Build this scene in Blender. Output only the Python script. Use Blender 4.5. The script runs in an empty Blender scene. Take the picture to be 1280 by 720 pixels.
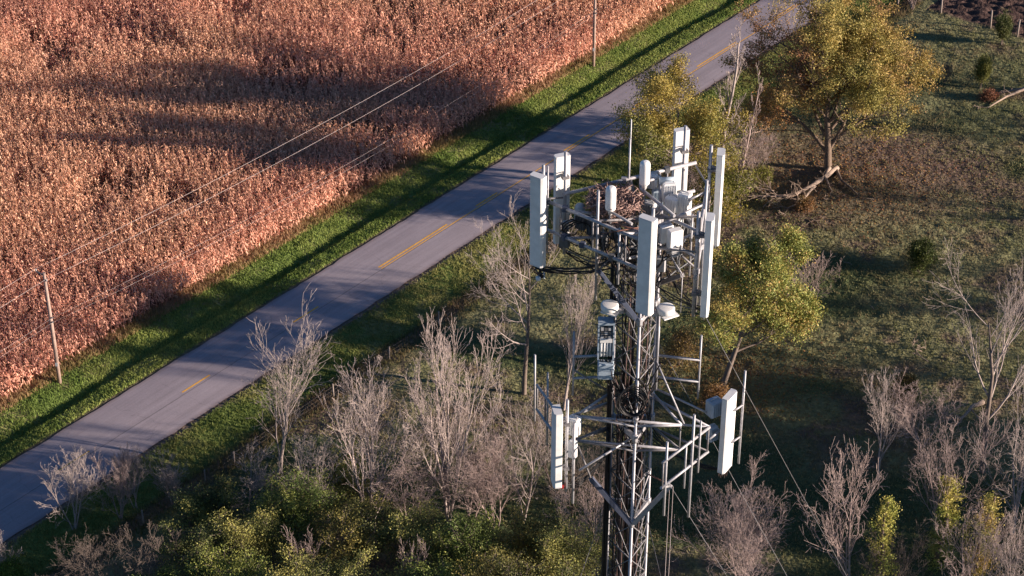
import bpy, math, random
import numpy as np
from mathutils import Vector, Matrix

# ------------------------------------------------------------------ camera, sky, sun, exposure
scene = bpy.context.scene
COL = scene.collection
CAM_H = 98.8
PITCH = math.radians(33.4)
F = 75/36*1280
cam_d = bpy.data.cameras.new('camera'); cam = bpy.data.objects.new('camera', cam_d); COL.objects.link(cam)
cam_d.lens = 75; cam_d.sensor_width = 36; cam_d.clip_start = 0.5; cam_d.clip_end = 12000
cam.location = (0, 0, CAM_H); cam.rotation_euler = (math.pi/2 - PITCH, 0, 0)
scene.camera = cam

SUN_EL = math.radians(11.3); SUN_AZ = math.radians(-11)      # azimuth measured from +X, counterclockwise
sun_dir = Vector((math.cos(SUN_AZ)*math.cos(SUN_EL), math.sin(SUN_AZ)*math.cos(SUN_EL), math.sin(SUN_EL)))
w = bpy.data.worlds.new("World"); scene.world = w; w.use_nodes = True
nt = w.node_tree; nt.nodes.clear()
sky = nt.nodes.new('ShaderNodeTexSky'); sky.sky_type = 'NISHITA'; sky.sun_disc = False
sky.sun_elevation = SUN_EL; sky.sun_rotation = math.pi/2 - SUN_AZ; sky.air_density = 0.8; sky.dust_density = 0.2; sky.ozone_density = 4.0
bg = nt.nodes.new('ShaderNodeBackground'); bg.inputs['Strength'].default_value = 0.053
out = nt.nodes.new('ShaderNodeOutputWorld'); nt.links.new(sky.outputs[0], bg.inputs[0]); nt.links.new(bg.outputs[0], out.inputs[0])
sl = bpy.data.lights.new('sun', 'SUN'); sl.energy = 5.0; sl.angle = math.radians(0.6); sl.color = (1.0, 0.82, 0.68)
so = bpy.data.objects.new('sun', sl); COL.objects.link(so)
so.rotation_euler = sun_dir.to_track_quat('Z', 'Y').to_euler()
vs = scene.view_settings; vs.view_transform = 'Standard'; vs.look = 'None'; vs.gamma = 1; vs.use_curve_mapping = False
vs.exposure = 1.27

# ------------------------------------------------------------------ maths helpers
def ray(x, y):
    u = (x-640)/F; v = (360-y)/F
    return (u, math.cos(PITCH)+v*math.sin(PITCH), -math.sin(PITCH)+v*math.cos(PITCH))
def W(x, y, z=0.0):
    """world point at height z on the survey line through photo point (x, y)"""
    r = ray(x, y); t = (z-CAM_H)/r[2]
    return (r[0]*t, r[1]*t, z)
def proj(X, Y, Z):
    d2 = Z-CAM_H
    dep = Y*math.cos(PITCH)-d2*math.sin(PITCH); up = Y*math.sin(PITCH)+d2*math.cos(PITCH)
    return 640+F*X/dep, 360-F*up/dep
RA = math.radians(51.07); RC = (-35.505, 117.797)
RU = (math.cos(RA), math.sin(RA)); RN = (-math.sin(RA), math.cos(RA))
def road_sn(x, y):
    dx = x-RC[0]; dy = y-RC[1]
    return dx*RU[0]+dy*RU[1], dx*RN[0]+dy*RN[1]
def road_xy(s, n):
    return RC[0]+s*RU[0]+n*RN[0], RC[1]+s*RU[1]+n*RN[1]
_tab = np.random.RandomState(7).rand(256, 256)
def vnoise(x, y, seed=0):
    x = np.asarray(x, float)+seed*17.31; y = np.asarray(y, float)+seed*9.77
    xi = np.floor(x).astype(int); yi = np.floor(y).astype(int)
    fx = x-xi; fy = y-yi; fx = fx*fx*(3-2*fx); fy = fy*fy*(3-2*fy)
    a = _tab[xi & 255, yi & 255]; b = _tab[(xi+1) & 255, yi & 255]; c = _tab[xi & 255, (yi+1) & 255]; d = _tab[(xi+1) & 255, (yi+1) & 255]
    return (a*(1-fx)+b*fx)*(1-fy)+(c*(1-fx)+d*fx)*fy
def fbm(x, y, seed=0, o=4):
    r = 0; a = 0.5; t = 0
    for k in range(o):
        r = r+a*vnoise(np.asarray(x)*2**k, np.asarray(y)*2**k, seed+k*3); t += a; a *= 0.5
    return r/t
def sstep(a, b, x):
    t = np.clip((np.asarray(x, float)-a)/(b-a), 0, 1); return t*t*(3-2*t)
PROFILE_N = [-400, -12, -9, -6.6, -5.0, -3.6, -1.0, -0.3, 0, 6.8, 7.3, 8.7, 9.3, 9.7, 11.0, 12.4, 14, 400]
PROFILE_Z = [0.0, 0.0, 0.05, -0.02, -0.30, -0.32, -0.07, -0.03, -0.06, -0.06, -0.04, -0.12, -0.46, -0.46, -0.12, 0.04, 0.05, 0.05]
def gz(x, y, rough=True):
    s, n = road_sn(np.asarray(x, float), np.asarray(y, float))
    n2 = n+0.5*(vnoise(s*0.12, 0*s, 5)-0.5)*(np.abs(n-3.4) > 4.5)
    z = np.interp(n2, PROFILE_N, PROFILE_Z)
    if rough:
        off = sstep(0.0, 1.5, np.maximum(n-7.0, -n-0.2))
        past = sstep(5, 8, -n)
        z = z+off*0.12*(fbm(x*1.1, y*1.1, 2, 3)-0.5)+past*0.19*(fbm(x*1.5, y*1.5, 3, 2)-0.5)+past*0.9*(fbm(x*0.05, y*0.05, 9, 2)-0.5)
    return z
def gzf(x, y): return float(gz(x, y))
def B(px, py, sink=0.0):
    """ground point for a base seen at photo point (px, py)"""
    z = 0.0
    for _ in range(3):
        p = W(px, py, z); z = gzf(p[0], p[1])
    return (p[0], p[1], z-sink)

# ------------------------------------------------------------------ object helpers
def obj(name, me, mat=None, parent=None):
    o = bpy.data.objects.new(name, me); COL.objects.link(o)
    if mat is not None and me is not None:
        if not me.materials: me.materials.append(mat)
    if parent: o.parent = parent
    return o
def tag(o, label=None, cat=None, group=None, kind=None):
    if label: o['label'] = label
    if cat: o['category'] = cat
    if group: o['group'] = group
    if kind: o['kind'] = kind
    return o
def thing(name, label, cat, loc=(0, 0, 0), group=None, rz=0.0):
    o = bpy.data.objects.new(name, None); COL.objects.link(o); o.empty_display_size = 0.3
    o.location = loc; o.rotation_euler = (0, 0, rz)
    return tag(o, label, cat, group)
def np_mesh(name, V, Q=None, T=None, color=None, smooth=False):
    """V (n,3); Q (m,4) quads; T (k,3) tris; color (n,3) vertex tint"""
    me = bpy.data.meshes.new(name)
    V = np.asarray(V, np.float32)
    nq = 0 if Q is None else len(Q); ntr = 0 if T is None else len(T)
    loops = []
    if nq: loops.append(np.asarray(Q, np.int32).ravel())
    if ntr: loops.append(np.asarray(T, np.int32).ravel())
    L = np.concatenate(loops)
    me.vertices.add(len(V)); me.vertices.foreach_set('co', V.ravel())
    me.loops.add(len(L)); me.loops.foreach_set('vertex_index', L)
    me.polygons.add(nq+ntr)
    st = np.concatenate([np.arange(nq)*4, nq*4+np.arange(ntr)*3]).astype(np.int32)
    me.polygons.foreach_set('loop_start', st)
    if smooth: me.polygons.foreach_set('use_smooth', np.ones(nq+ntr, bool))
    if color is not None:
        a = me.color_attributes.new('tint', 'FLOAT_COLOR', 'POINT')
        c = np.ones((len(V), 4), np.float32); c[:, :3] = color
        a.data.foreach_set('color', c.ravel())
    me.update(calc_edges=True); me.validate()
    return me

class MB:
    """collects boxes, tubes and prisms, builds ONE mesh"""
    def __init__(s): s.v = []; s.f = []; s.sm = []
    def _add(s, vs_, fs, smooth=False):
        b = len(s.v); s.v += [tuple(p) for p in vs_]; s.f += [tuple(i+b for i in f) for f in fs]; s.sm += [smooth]*len(fs)
    def box(s, c, d, yaw=0.0, pitch=0.0, bev=0.0):
        m = Matrix.Translation(c) @ Matrix.Rotation(yaw, 4, 'Z') @ Matrix.Rotation(pitch, 4, 'X')
        x, y, z = d[0]/2, d[1]/2, d[2]/2
        if bev <= 0:
            P = [(sx*x, sy*y, sz*z) for sz in (-1, 1) for sx, sy in ((-1, -1), (1, -1), (1, 1), (-1, 1))]
            Fs = [(3, 2, 1, 0), (4, 5, 6, 7), (0, 1, 5, 4), (1, 2, 6, 5), (2, 3, 7, 6), (3, 0, 4, 7)]
            s._add([m @ Vector(p) for p in P], Fs)
        else:
            b = bev
            ring = [(-x+b, -y), (x-b, -y), (x, -y+b), (x, y-b), (x-b, y), (-x+b, y), (-x, y-b), (-x, -y+b)]
            ring2 = [(px*(1-b/x), py*(1-b/y)) for px, py in ring]
            lay = [(ring2, -z), (ring, -z+b), (ring, z-b), (ring2, z)]
            P = [(px, py, zz) for r, zz in lay for px, py in r]; Fs = []
            for k in range(3):
                for i in range(8): Fs.append((k*8+i, k*8+(i+1) % 8, (k+1)*8+(i+1) % 8, (k+1)*8+i))
            Fs.append(tuple(range(7, -1, -1))); Fs.append(tuple(range(24, 32)))
            s._add([m @ Vector(p) for p in P], Fs)
        return s
    def path(s, pts, rad, sides=8, caps=True, smooth=True):
        pts = [Vector(p) for p in pts]; n = len(pts)
        if not hasattr(rad, '__len__'): rad = [rad]*n
        V = []; prev = None
        for i, p in enumerate(pts):
            d = (pts[min(i+1, n-1)]-pts[max(i-1, 0)])
            if d.length < 1e-9: d = Vector((0, 0, 1))
            d.normalize()
            if prev is None:
                a = Vector((0, 0, 1)) if abs(d.z) < 0.9 else Vector((1, 0, 0))
                u = d.cross(a).normalized()
            else:
                u = (prev-d*prev.dot(d)).normalized()
            prev = u; v = d.cross(u)
            for k in range(sides):
                t = 2*math.pi*k/sides
                V.append(p+(u*math.cos(t)+v*math.sin(t))*rad[i])
        Fs = [(i*sides+k, i*sides+(k+1) % sides, (i+1)*sides+(k+1) % sides, (i+1)*sides+k) for i in range(n-1) for k in range(sides)]
        if caps: 
            s._add(V, Fs, smooth); b = len(s.v)-len(V)
            s.f.append(tuple(b+k for k in range(sides-1, -1, -1))); s.f.append(tuple(b+(n-1)*sides+k for k in range(sides))); s.sm += [False, False]
        else: s._add(V, Fs, smooth)
        return s
    def tube(s, a, b, r, sides=8): return s.path([a, b], r, sides)
    def lathe(s, base, prof, sides=20):
        c = Vector(base); V = []
        for r, z in prof:
            for k in range(sides):
                t = 2*math.pi*k/sides; V.append(c+Vector((r*math.cos(t), r*math.sin(t), z)))
        n = len(prof)
        Fs = [(i*sides+k, i*sides+(k+1) % sides, (i+1)*sides+(k+1) % sides, (i+1)*sides+k) for i in range(n-1) for k in range(sides)]
        s._add(V, Fs, True); b = len(s.v)-len(V)
        s.f.append(tuple(b+k for k in range(sides-1, -1, -1))); s.f.append(tuple(b+(n-1)*sides+k for k in range(sides))); s.sm += [False, False]
        return s
    def prism(s, outline, z0, z1, m=None):
        n = len(outline); V = [(x, y, z0) for x, y in outline]+[(x, y, z1) for x, y in outline]
        if m: V = [m @ Vector(p) for p in V]
        Fs = [(i, (i+1) % n, n+(i+1) % n, n+i) for i in range(n)]+[tuple(range(n-1, -1, -1)), tuple(range(n, 2*n))]
        s._add(V, Fs); return s
    def build(s, name, mat, parent=None, origin=None):
        me = bpy.data.meshes.new(name)
        v = s.v
        if origin is not None: v = [(p[0]-origin[0], p[1]-origin[1], p[2]-origin[2]) for p in v]
        me.from_pydata(v, [], s.f); me.polygons.foreach_set('use_smooth', s.sm); me.update()
        o = obj(name, me, mat, parent)
        if origin is not None and parent is None: o.location = origin
        return o

# ------------------------------------------------------------------ materials
def mat(name, base=(0.5, 0.5, 0.5), rough=0.7, metal=0.0, noise=0.0, nscale=20.0, bump=0.0, bscale=60.0, attr=False, transl=0.0, base2=None, spec=0.3, wear=None):
    m = bpy.data.materials.new(name); m.use_nodes = True
    n = m.node_tree.nodes; l = m.node_tree.links; bs = n['Principled BSDF']
    bs.inputs['Roughness'].default_value = rough; bs.inputs['Metallic'].default_value = metal
    bs.inputs['Specular IOR Level'].default_value = spec
    tc = n.new('ShaderNodeTexCoord')
    if attr:
        a = n.new('ShaderNodeAttribute'); a.attribute_name = 'tint'; csrc = a.outputs['Color']
    else:
        c = n.new('ShaderNodeRGB'); c.outputs[0].default_value = (*base, 1); csrc = c.outputs[0]
    if noise > 0 or base2 is not None:
        no = n.new('ShaderNodeTexNoise'); no.inputs['Scale'].default_value = nscale; no.inputs['Detail'].default_value = 6; no.inputs['Roughness'].default_value = 0.65
        l.new(tc.outputs['Object'], no.inputs['Vector'])
        if base2 is not None:
            r = n.new('ShaderNodeValToRGB'); r.color_ramp.elements[0].position = 0.42; r.color_ramp.elements[1].position = 0.6
            r.color_ramp.elements[0].color = (*base, 1); r.color_ramp.elements[1].color = (*base2, 1)
            l.new(no.outputs['Fac'], r.inputs['Fac']); csrc = r.outputs['Color']
        if noise > 0:
            mr = n.new('ShaderNodeMapRange'); mr.inputs['From Min'].default_value = 0.3; mr.inputs['From Max'].default_value = 0.7
            mr.inputs['To Min'].default_value = 1-noise; mr.inputs['To Max'].default_value = 1+noise
            l.new(no.outputs['Fac'], mr.inputs['Value'])
            mx = n.new('ShaderNodeVectorMath'); mx.operation = 'SCALE'
            l.new(csrc, mx.inputs[0]); l.new(mr.outputs['Result'], mx.inputs['Scale']); csrc = mx.outputs[0]
    l.new(csrc, bs.inputs['Base Color'])
    if bump > 0:
        nb = n.new('ShaderNodeTexNoise'); nb.inputs['Scale'].default_value = bscale; nb.inputs['Detail'].default_value = 5
        l.new(tc.outputs['Object'], nb.inputs['Vector'])
        bp = n.new('ShaderNodeBump'); bp.inputs['Strength'].default_value = 1.0; bp.inputs['Distance'].default_value = bump
        l.new(nb.outputs['Fac'], bp.inputs['Height']); l.new(bp.outputs['Normal'], bs.inputs['Normal'])
    if transl > 0:
        tr = n.new('ShaderNodeBsdfTranslucent'); l.new(csrc, tr.inputs['Color'])
        ms = n.new('ShaderNodeMixShader'); ms.inputs['Fac'].default_value = transl
        o = n['Material Output']
        l.new(bs.outputs[0], ms.inputs[1]); l.new(tr.outputs[0], ms.inputs[2]); l.new(ms.outputs[0], o.inputs['Surface'])
    return m
M = dict(
    ground=mat('ground_soil_grass', attr=True, rough=0.95, noise=0.28, nscale=2.6, bump=0.26, bscale=3.0, spec=0.1),
    corn=mat('dry_corn', attr=True, rough=0.75, transl=0.22, spec=0.2),
    leaf=mat('foliage', attr=True, rough=0.6, transl=0.2, spec=0.25),
    grass=mat('grass_blades', attr=True, rough=0.7, transl=0.25, spec=0.15),
    bark=mat('bark', (0.17, 0.125, 0.095), 0.9, noise=0.35, nscale=6, bump=0.03, bscale=12),
    pale_bark=mat('pale_bark', (0.37, 0.31, 0.285), 0.85, noise=0.3, nscale=3),
    silver_bark=mat('silvery_bark', (0.40, 0.33, 0.305), 0.85, noise=0.3, nscale=3),
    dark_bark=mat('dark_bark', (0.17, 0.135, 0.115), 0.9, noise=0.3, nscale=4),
    pink_bark=mat('pinkish_twigs', (0.34, 0.265, 0.245), 0.85, noise=0.3, nscale=3),
    deadwood=mat('bleached_deadwood', (0.31, 0.235, 0.185), 0.8, noise=0.3, nscale=5, bump=0.02, bscale=14),
    galv=mat('galvanised_steel', (0.36, 0.36, 0.385), 0.5, 0.3, noise=0.22, nscale=14),
    galv_dull=mat('weathered_steel', (0.20, 0.195, 0.205), 0.6, 0.3, noise=0.3, nscale=12),
    shade_steel=mat('shade_blue_steel', (0.07, 0.085, 0.13), 0.6, 0.1, noise=0.2, nscale=10),  # shade of the left kicker beams put into the steel colour
    rust=mat('rusty_steel', (0.20, 0.10, 0.075), 0.8, 0.1, noise=0.4, nscale=18),
    white=mat('white_fibreglass', (0.78, 0.78, 0.77), 0.45, noise=0.13, nscale=3.5),
    white2=mat('off_white_fibreglass', (0.68, 0.69, 0.70), 0.5, noise=0.09, nscale=6),
    grey=mat('grey_painted_metal', (0.46, 0.47, 0.49), 0.5, 0.1, noise=0.12, nscale=9),
    darkgrey=mat('dark_grey_metal', (0.12, 0.125, 0.135), 0.6, 0.1, noise=0.2, nscale=9),
    black=mat('black_cable_jacket', (0.02, 0.02, 0.022), 0.5, noise=0.2, nscale=8),
    brown=mat('brown_cable_jacket', (0.10, 0.065, 0.06), 0.6, noise=0.3, nscale=8),
    blue=mat('blue_grey_housing', (0.34, 0.42, 0.50), 0.5, noise=0.12, nscale=9),
    red=mat('red_tape', (0.55, 0.04, 0.04), 0.5), green=mat('green_wire', (0.10, 0.35, 0.22), 0.5),
    pole=mat('weathered_pole_wood', (0.34, 0.245, 0.205), 0.85, noise=0.25, nscale=3),
    post=mat('fence_post_wood', (0.30, 0.25, 0.22), 0.9, noise=0.2, nscale=6),
    wire=mat('aluminium_wire', (0.42, 0.36, 0.35), 0.45, 0.2),
    fwire=mat('fence_wire', (0.22, 0.19, 0.18), 0.6, 0.3),
    ceramic=mat('insulator', (0.30, 0.31, 0.33), 0.3),
    yellow=mat('yellow_road_paint', (0.80, 0.42, 0.07), 0.8, noise=0.3, nscale=5),
    sticks=mat('nest_sticks', (0.30, 0.20, 0.175), 0.9, noise=0.6, nscale=9),
    soil=mat('ploughed_soil', (0.10, 0.065, 0.055), 0.95, noise=0.45, nscale=1.5, bump=0.25, bscale=2.2),
)

# asphalt
def asphalt():
    m = bpy.data.materials.new('asphalt'); m.use_nodes = True; n = m.node_tree.nodes; l = m.node_tree.links; bs = n['Principled BSDF']
    bs.inputs['Roughness'].default_value = 0.82; bs.inputs['Specular IOR Level'].default_value = 0.25
    tc = n.new('ShaderNodeTexCoord')
    sp = n.new('ShaderNodeSeparateXYZ'); l.new(tc.outputs['Object'], sp.inputs[0])
    def noise(scale, det, sx=1.0, sy=1.0):
        mp = n.new('ShaderNodeMapping'); mp.inputs['Scale'].default_value = (sx, sy, 1); l.new(tc.outputs['Object'], mp.inputs[0])
        a = n.new('ShaderNodeTexNoise'); a.inputs['Scale'].default_value = scale; a.inputs['Detail'].default_value = det; a.inputs['Roughness'].default_value = 0.7
        l.new(mp.outputs[0], a.inputs['Vector']); return a.outputs['Fac']
    def math_(op, a, b=None, c=None):
        x = n.new('ShaderNodeMath'); x.operation = op
        for i, q in enumerate((a, b, c)):
            if q is None: continue
            if isinstance(q, (int, float)): x.inputs[i].default_value = q
            else: l.new(q, x.inputs[i])
        return x.outputs[0]
    big = noise(0.25, 3); fine = noise(9, 5); streak = noise(1.0, 4, 0.06, 1.6)
    v = math_('MULTIPLY_ADD', big, 0.30, 0.70); v = math_('MULTIPLY', v, math_('MULTIPLY_ADD', fine, 0.5, 0.75)); v = math_('MULTIPLY', v, math_('MULTIPLY_ADD', streak, 0.7, 0.65))
    # dark seam along the centre line, wandering a little
    wob = math_('MULTIPLY_ADD', noise(0.9, 3, 1, 0.01), 0.16, 2.83)
    seam = math_('ABSOLUTE', math_('SUBTRACT', sp.outputs[1], wob))
    sm = n.new('ShaderNodeMapRange'); sm.inputs['From Min'].default_value = 0.02; sm.inputs['From Max'].default_value = 0.07; sm.inputs['To Min'].default_value = 0.62; sm.inputs['To Max'].default_value = 1.0
    l.new(seam, sm.inputs['Value']); v = math_('MULTIPLY', v, sm.outputs[0])
    # cross cracks
    vo = n.new('ShaderNodeTexVoronoi'); vo.feature = 'DISTANCE_TO_EDGE'; vo.inputs['Scale'].default_value = 0.16
    mp = n.new('ShaderNodeMapping'); mp.inputs['Scale'].default_value = (1, 0.5, 1); l.new(tc.outputs['Object'], mp.inputs[0])
    nn = n.new('ShaderNodeTexNoise'); nn.inputs['Scale'].default_value = 1.2
    l.new(mp.outputs[0], nn.inputs['Vector']); ad = n.new('ShaderNodeVectorMath'); ad.operation = 'ADD'; l.new(mp.outputs[0], ad.inputs[0]); l.new(nn.outputs['Color'], ad.inputs[1])
    l.new(ad.outputs[0], vo.inputs['Vector'])
    cm = n.new('ShaderNodeMapRange'); cm.inputs['From Min'].default_value = 0.002; cm.inputs['From Max'].default_value = 0.007; cm.inputs['To Min'].default_value = 0.88; cm.inputs['To Max'].default_value = 1.0
    l.new(vo.outputs['Distance'], cm.inputs['Value']); v = math_('MULTIPLY', v, cm.outputs[0])
    sc = n.new('ShaderNodeVectorMath'); sc.operation = 'SCALE'; sc.inputs[0].default_value = (0.38, 0.33, 0.36); l.new(v, sc.inputs['Scale'])
    # dusty edges
    ed = math_('ABSOLUTE', math_('SUBTRACT', sp.outputs[1], 3.4))
    em = n.new('ShaderNodeMapRange'); em.inputs['From Min'].default_value = 3.0; em.inputs['From Max'].default_value = 3.45; em.inputs['To Max'].default_value = 0.5
    l.new(math_('ADD', ed, math_('MULTIPLY_ADD', streak, 0.6, -0.3)), em.inputs['Value'])
    mx = n.new('ShaderNodeMix'); mx.data_type = 'RGBA'; l.new(em.outputs[0], mx.inputs['Factor']); l.new(sc.outputs[0], mx.inputs['A']); mx.inputs['B'].default_value = (0.19, 0.125, 0.10, 1)
    l.new(mx.outputs['Result'], bs.inputs['Base Color'])
    bp = n.new('ShaderNodeBump'); bp.inputs['Distance'].default_value = 0.006; l.new(fine, bp.inputs['Height']); l.new(bp.outputs[0], bs.inputs['Normal'])
    return m
M['asphalt'] = asphalt()

# ------------------------------------------------------------------ setting: ground, road, fields
def axis_vals(lo, hi, step, far):
    core = np.arange(lo, hi+step/2, step); o = [core]; a = []; d = step*2; x = hi+d
    while x < far: a.append(x); d *= 1.35; x += d
    b = []; d = step*2; x = lo-d
    while x > -far: b.append(x); d *= 1.35; x -= d
    return np.concatenate([np.array(b[::-1]), core, np.array(a)])
xs = axis_vals(-62, 62, 0.3, 4500); ys = axis_vals(98, 222, 0.3, 4500)
GX, GY = np.meshgrid(xs, ys)
GZ = gz(GX, GY)
s_, n_ = road_sn(GX, GY)
def lerp(a, b, t): return a+(b-a)*t[..., None]
PLOUGH_A = W(1108, 0); PLOUGH_B = W(1290, 52)
def plough_side(x, y):   # >0 beyond the wire fence at the top right
    return ((PLOUGH_B[0]-PLOUGH_A[0])*(y-PLOUGH_A[1])-(PLOUGH_B[1]-PLOUGH_A[1])*(x-PLOUGH_A[0]))/math.hypot(PLOUGH_B[0]-PLOUGH_A[0], PLOUGH_B[1]-PLOUGH_A[1])
def ground_color(x, y, s, n):
    A = lambda *c: np.array(c)
    f1 = fbm(x*0.10, y*0.10, 21, 4); f2 = fbm(x*0.5, y*0.5, 31, 4); f3 = fbm(x*0.045, y*0.13, 41, 3)
    past = lerp(np.broadcast_to(A(0.18, 0.178, 0.09), x.shape+(3,)), A(0.15, 0.11, 0.08), sstep(0.46, 0.62, f1*0.55+f2*0.45))
    past = lerp(past, A(0.07, 0.09, 0.04), sstep(0.52, 0.68, f3))
    # worn reddish-brown earth under and around the oak
    ox, oy, _ = W(1060, 215); d = np.hypot((x-ox)/13.0, (y-oy)/11.0)+0.5*(f2-0.5)
    past = lerp(past, A(0.155, 0.11, 0.078), 0.7*(1-sstep(0.5, 1.15, d)))
    ox, oy, _ = W(1150, 200); d = np.hypot((x-ox)/9.0, (y-oy)/6.0)+0.6*(f2-0.5)
    past = lerp(past, A(0.14, 0.095, 0.08), 0.6*(1-sstep(0.5, 1.15, d)))
    verge = lerp(np.broadcast_to(A(0.13, 0.18, 0.05), x.shape+(3,)), A(0.22, 0.21, 0.09), sstep(0.45, 0.65, f2))
    wob = (f2-0.5)*1.6
    c = past
    c = lerp(c, verge, sstep(-4.9, -4.2, n+wob*0.6))
    c = lerp(c, A(0.17, 0.115, 0.075), sstep(-6.6, -5.9, n+wob*0.5)*(1-sstep(-5.1, -4.4, n+wob*0.5)))
    c = lerp(c, A(0.17, 0.125, 0.10), sstep(-0.75, -0.35, n+wob*0.4))
    c = lerp(c, A(0.10, 0.085, 0.05), sstep(6.9, 7.1, n))
    c = lerp(c, verge, sstep(7.05, 7.45, n+wob*0.3))
    c = lerp(c, A(0.30, 0.20, 0.12), sstep(12.0, 12.8, n+wob))
    c = lerp(c, A(0.12, 0.07, 0.05), sstep(13.2, 13.8, n))
    p = plough_side(x, y); c = lerp(c, A(0.085, 0.055, 0.048), sstep(-0.3, 0.4, p)*(n < -8))
    far = sstep(300, 1200, np.hypot(x, y)); c = lerp(c, A(0.11, 0.10, 0.055), far)
    return c
GC = ground_color(GX, GY, s_, n_)
pl = plough_side(GX, GY)
GZ = GZ+sstep(-0.2, 0.6, pl)*(n_ < -8)*(0.35*(vnoise(GX*1.7, GY*1.7, 61)-0.5)+0.12*np.sin(pl*5.5))
nx, ny = len(xs), len(ys)
idx = np.arange(nx*ny).reshape(ny, nx)
Q = np.stack([idx[:-1, :-1], idx[:-1, 1:], idx[1:, 1:], idx[1:, :-1]], -1).reshape(-1, 4)
me = np_mesh('ground', np.stack([GX, GY, GZ], -1).reshape(-1, 3), Q, color=GC.reshape(-1, 3), smooth=True)
tag(obj('ground', me, M['ground']), kind='structure')

# road in its own frame: x along, y across
def road_strip(name, s0, s1, n0, n1, z, material, ns=2, step=2.0, wobble=0.0):
    S = np.arange(s0, s1+step/2, step) if s1-s0 > step else np.array([s0, s1]); N = np.linspace(n0, n1, ns)
    SS, NN = np.meshgrid(S, N)
    ZZ = z+0.05*(1-((NN-3.4)/3.4)**2)
    NW = NN.copy()
    if wobble: 
        NW[0] += wobble*(vnoise(S*1.3, S*0, 71)-0.5); NW[-1] += wobble*(vnoise(S*1.3, S*0+5, 72)-0.5)
    i = np.arange(SS.size).reshape(SS.shape)
    q = np.stack([i[:-1, :-1], i[:-1, 1:], i[1:, 1:], i[1:, :-1]], -1).reshape(-1, 4)
    V = np.stack([SS, NW, ZZ], -1).reshape(-1, 3)
    # skirt: gives the asphalt its edge thickness
    m_ = np_mesh(name, V, q, smooth=True)
    o = obj(name, m_, material); o.location = (RC[0], RC[1], 0); o.rotation_euler = (0, 0, RA)
    return o
tag(road_strip('road', -400, 900, 0, 6.8, 0.0, M['asphalt'], ns=9, step=0.5, wobble=0.22), kind='structure')
def paint(s0, s1, n0, wd=0.13):
    o = road_strip('road_marking', s0, s1, n0-wd/2, n0+wd/2, 0.005, M['yellow'], ns=2, step=1.0)
    tag(o, kind='structure'); return o
for s0 in (-16.8, -5.3, 6.8, 19.4, 31.9): paint(s0, s0+3.2, 3.22, 0.15)
paint(42.5, 200, 3.02, 0.10)
for s0, s1 in ((42.5, 51.5), (55.5, 58.6), (68.3, 72.0), (79.5, 83), (90, 97), (104, 108), (117, 121), (130, 134)): paint(s0, s1, 3.32, 0.16)

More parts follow.
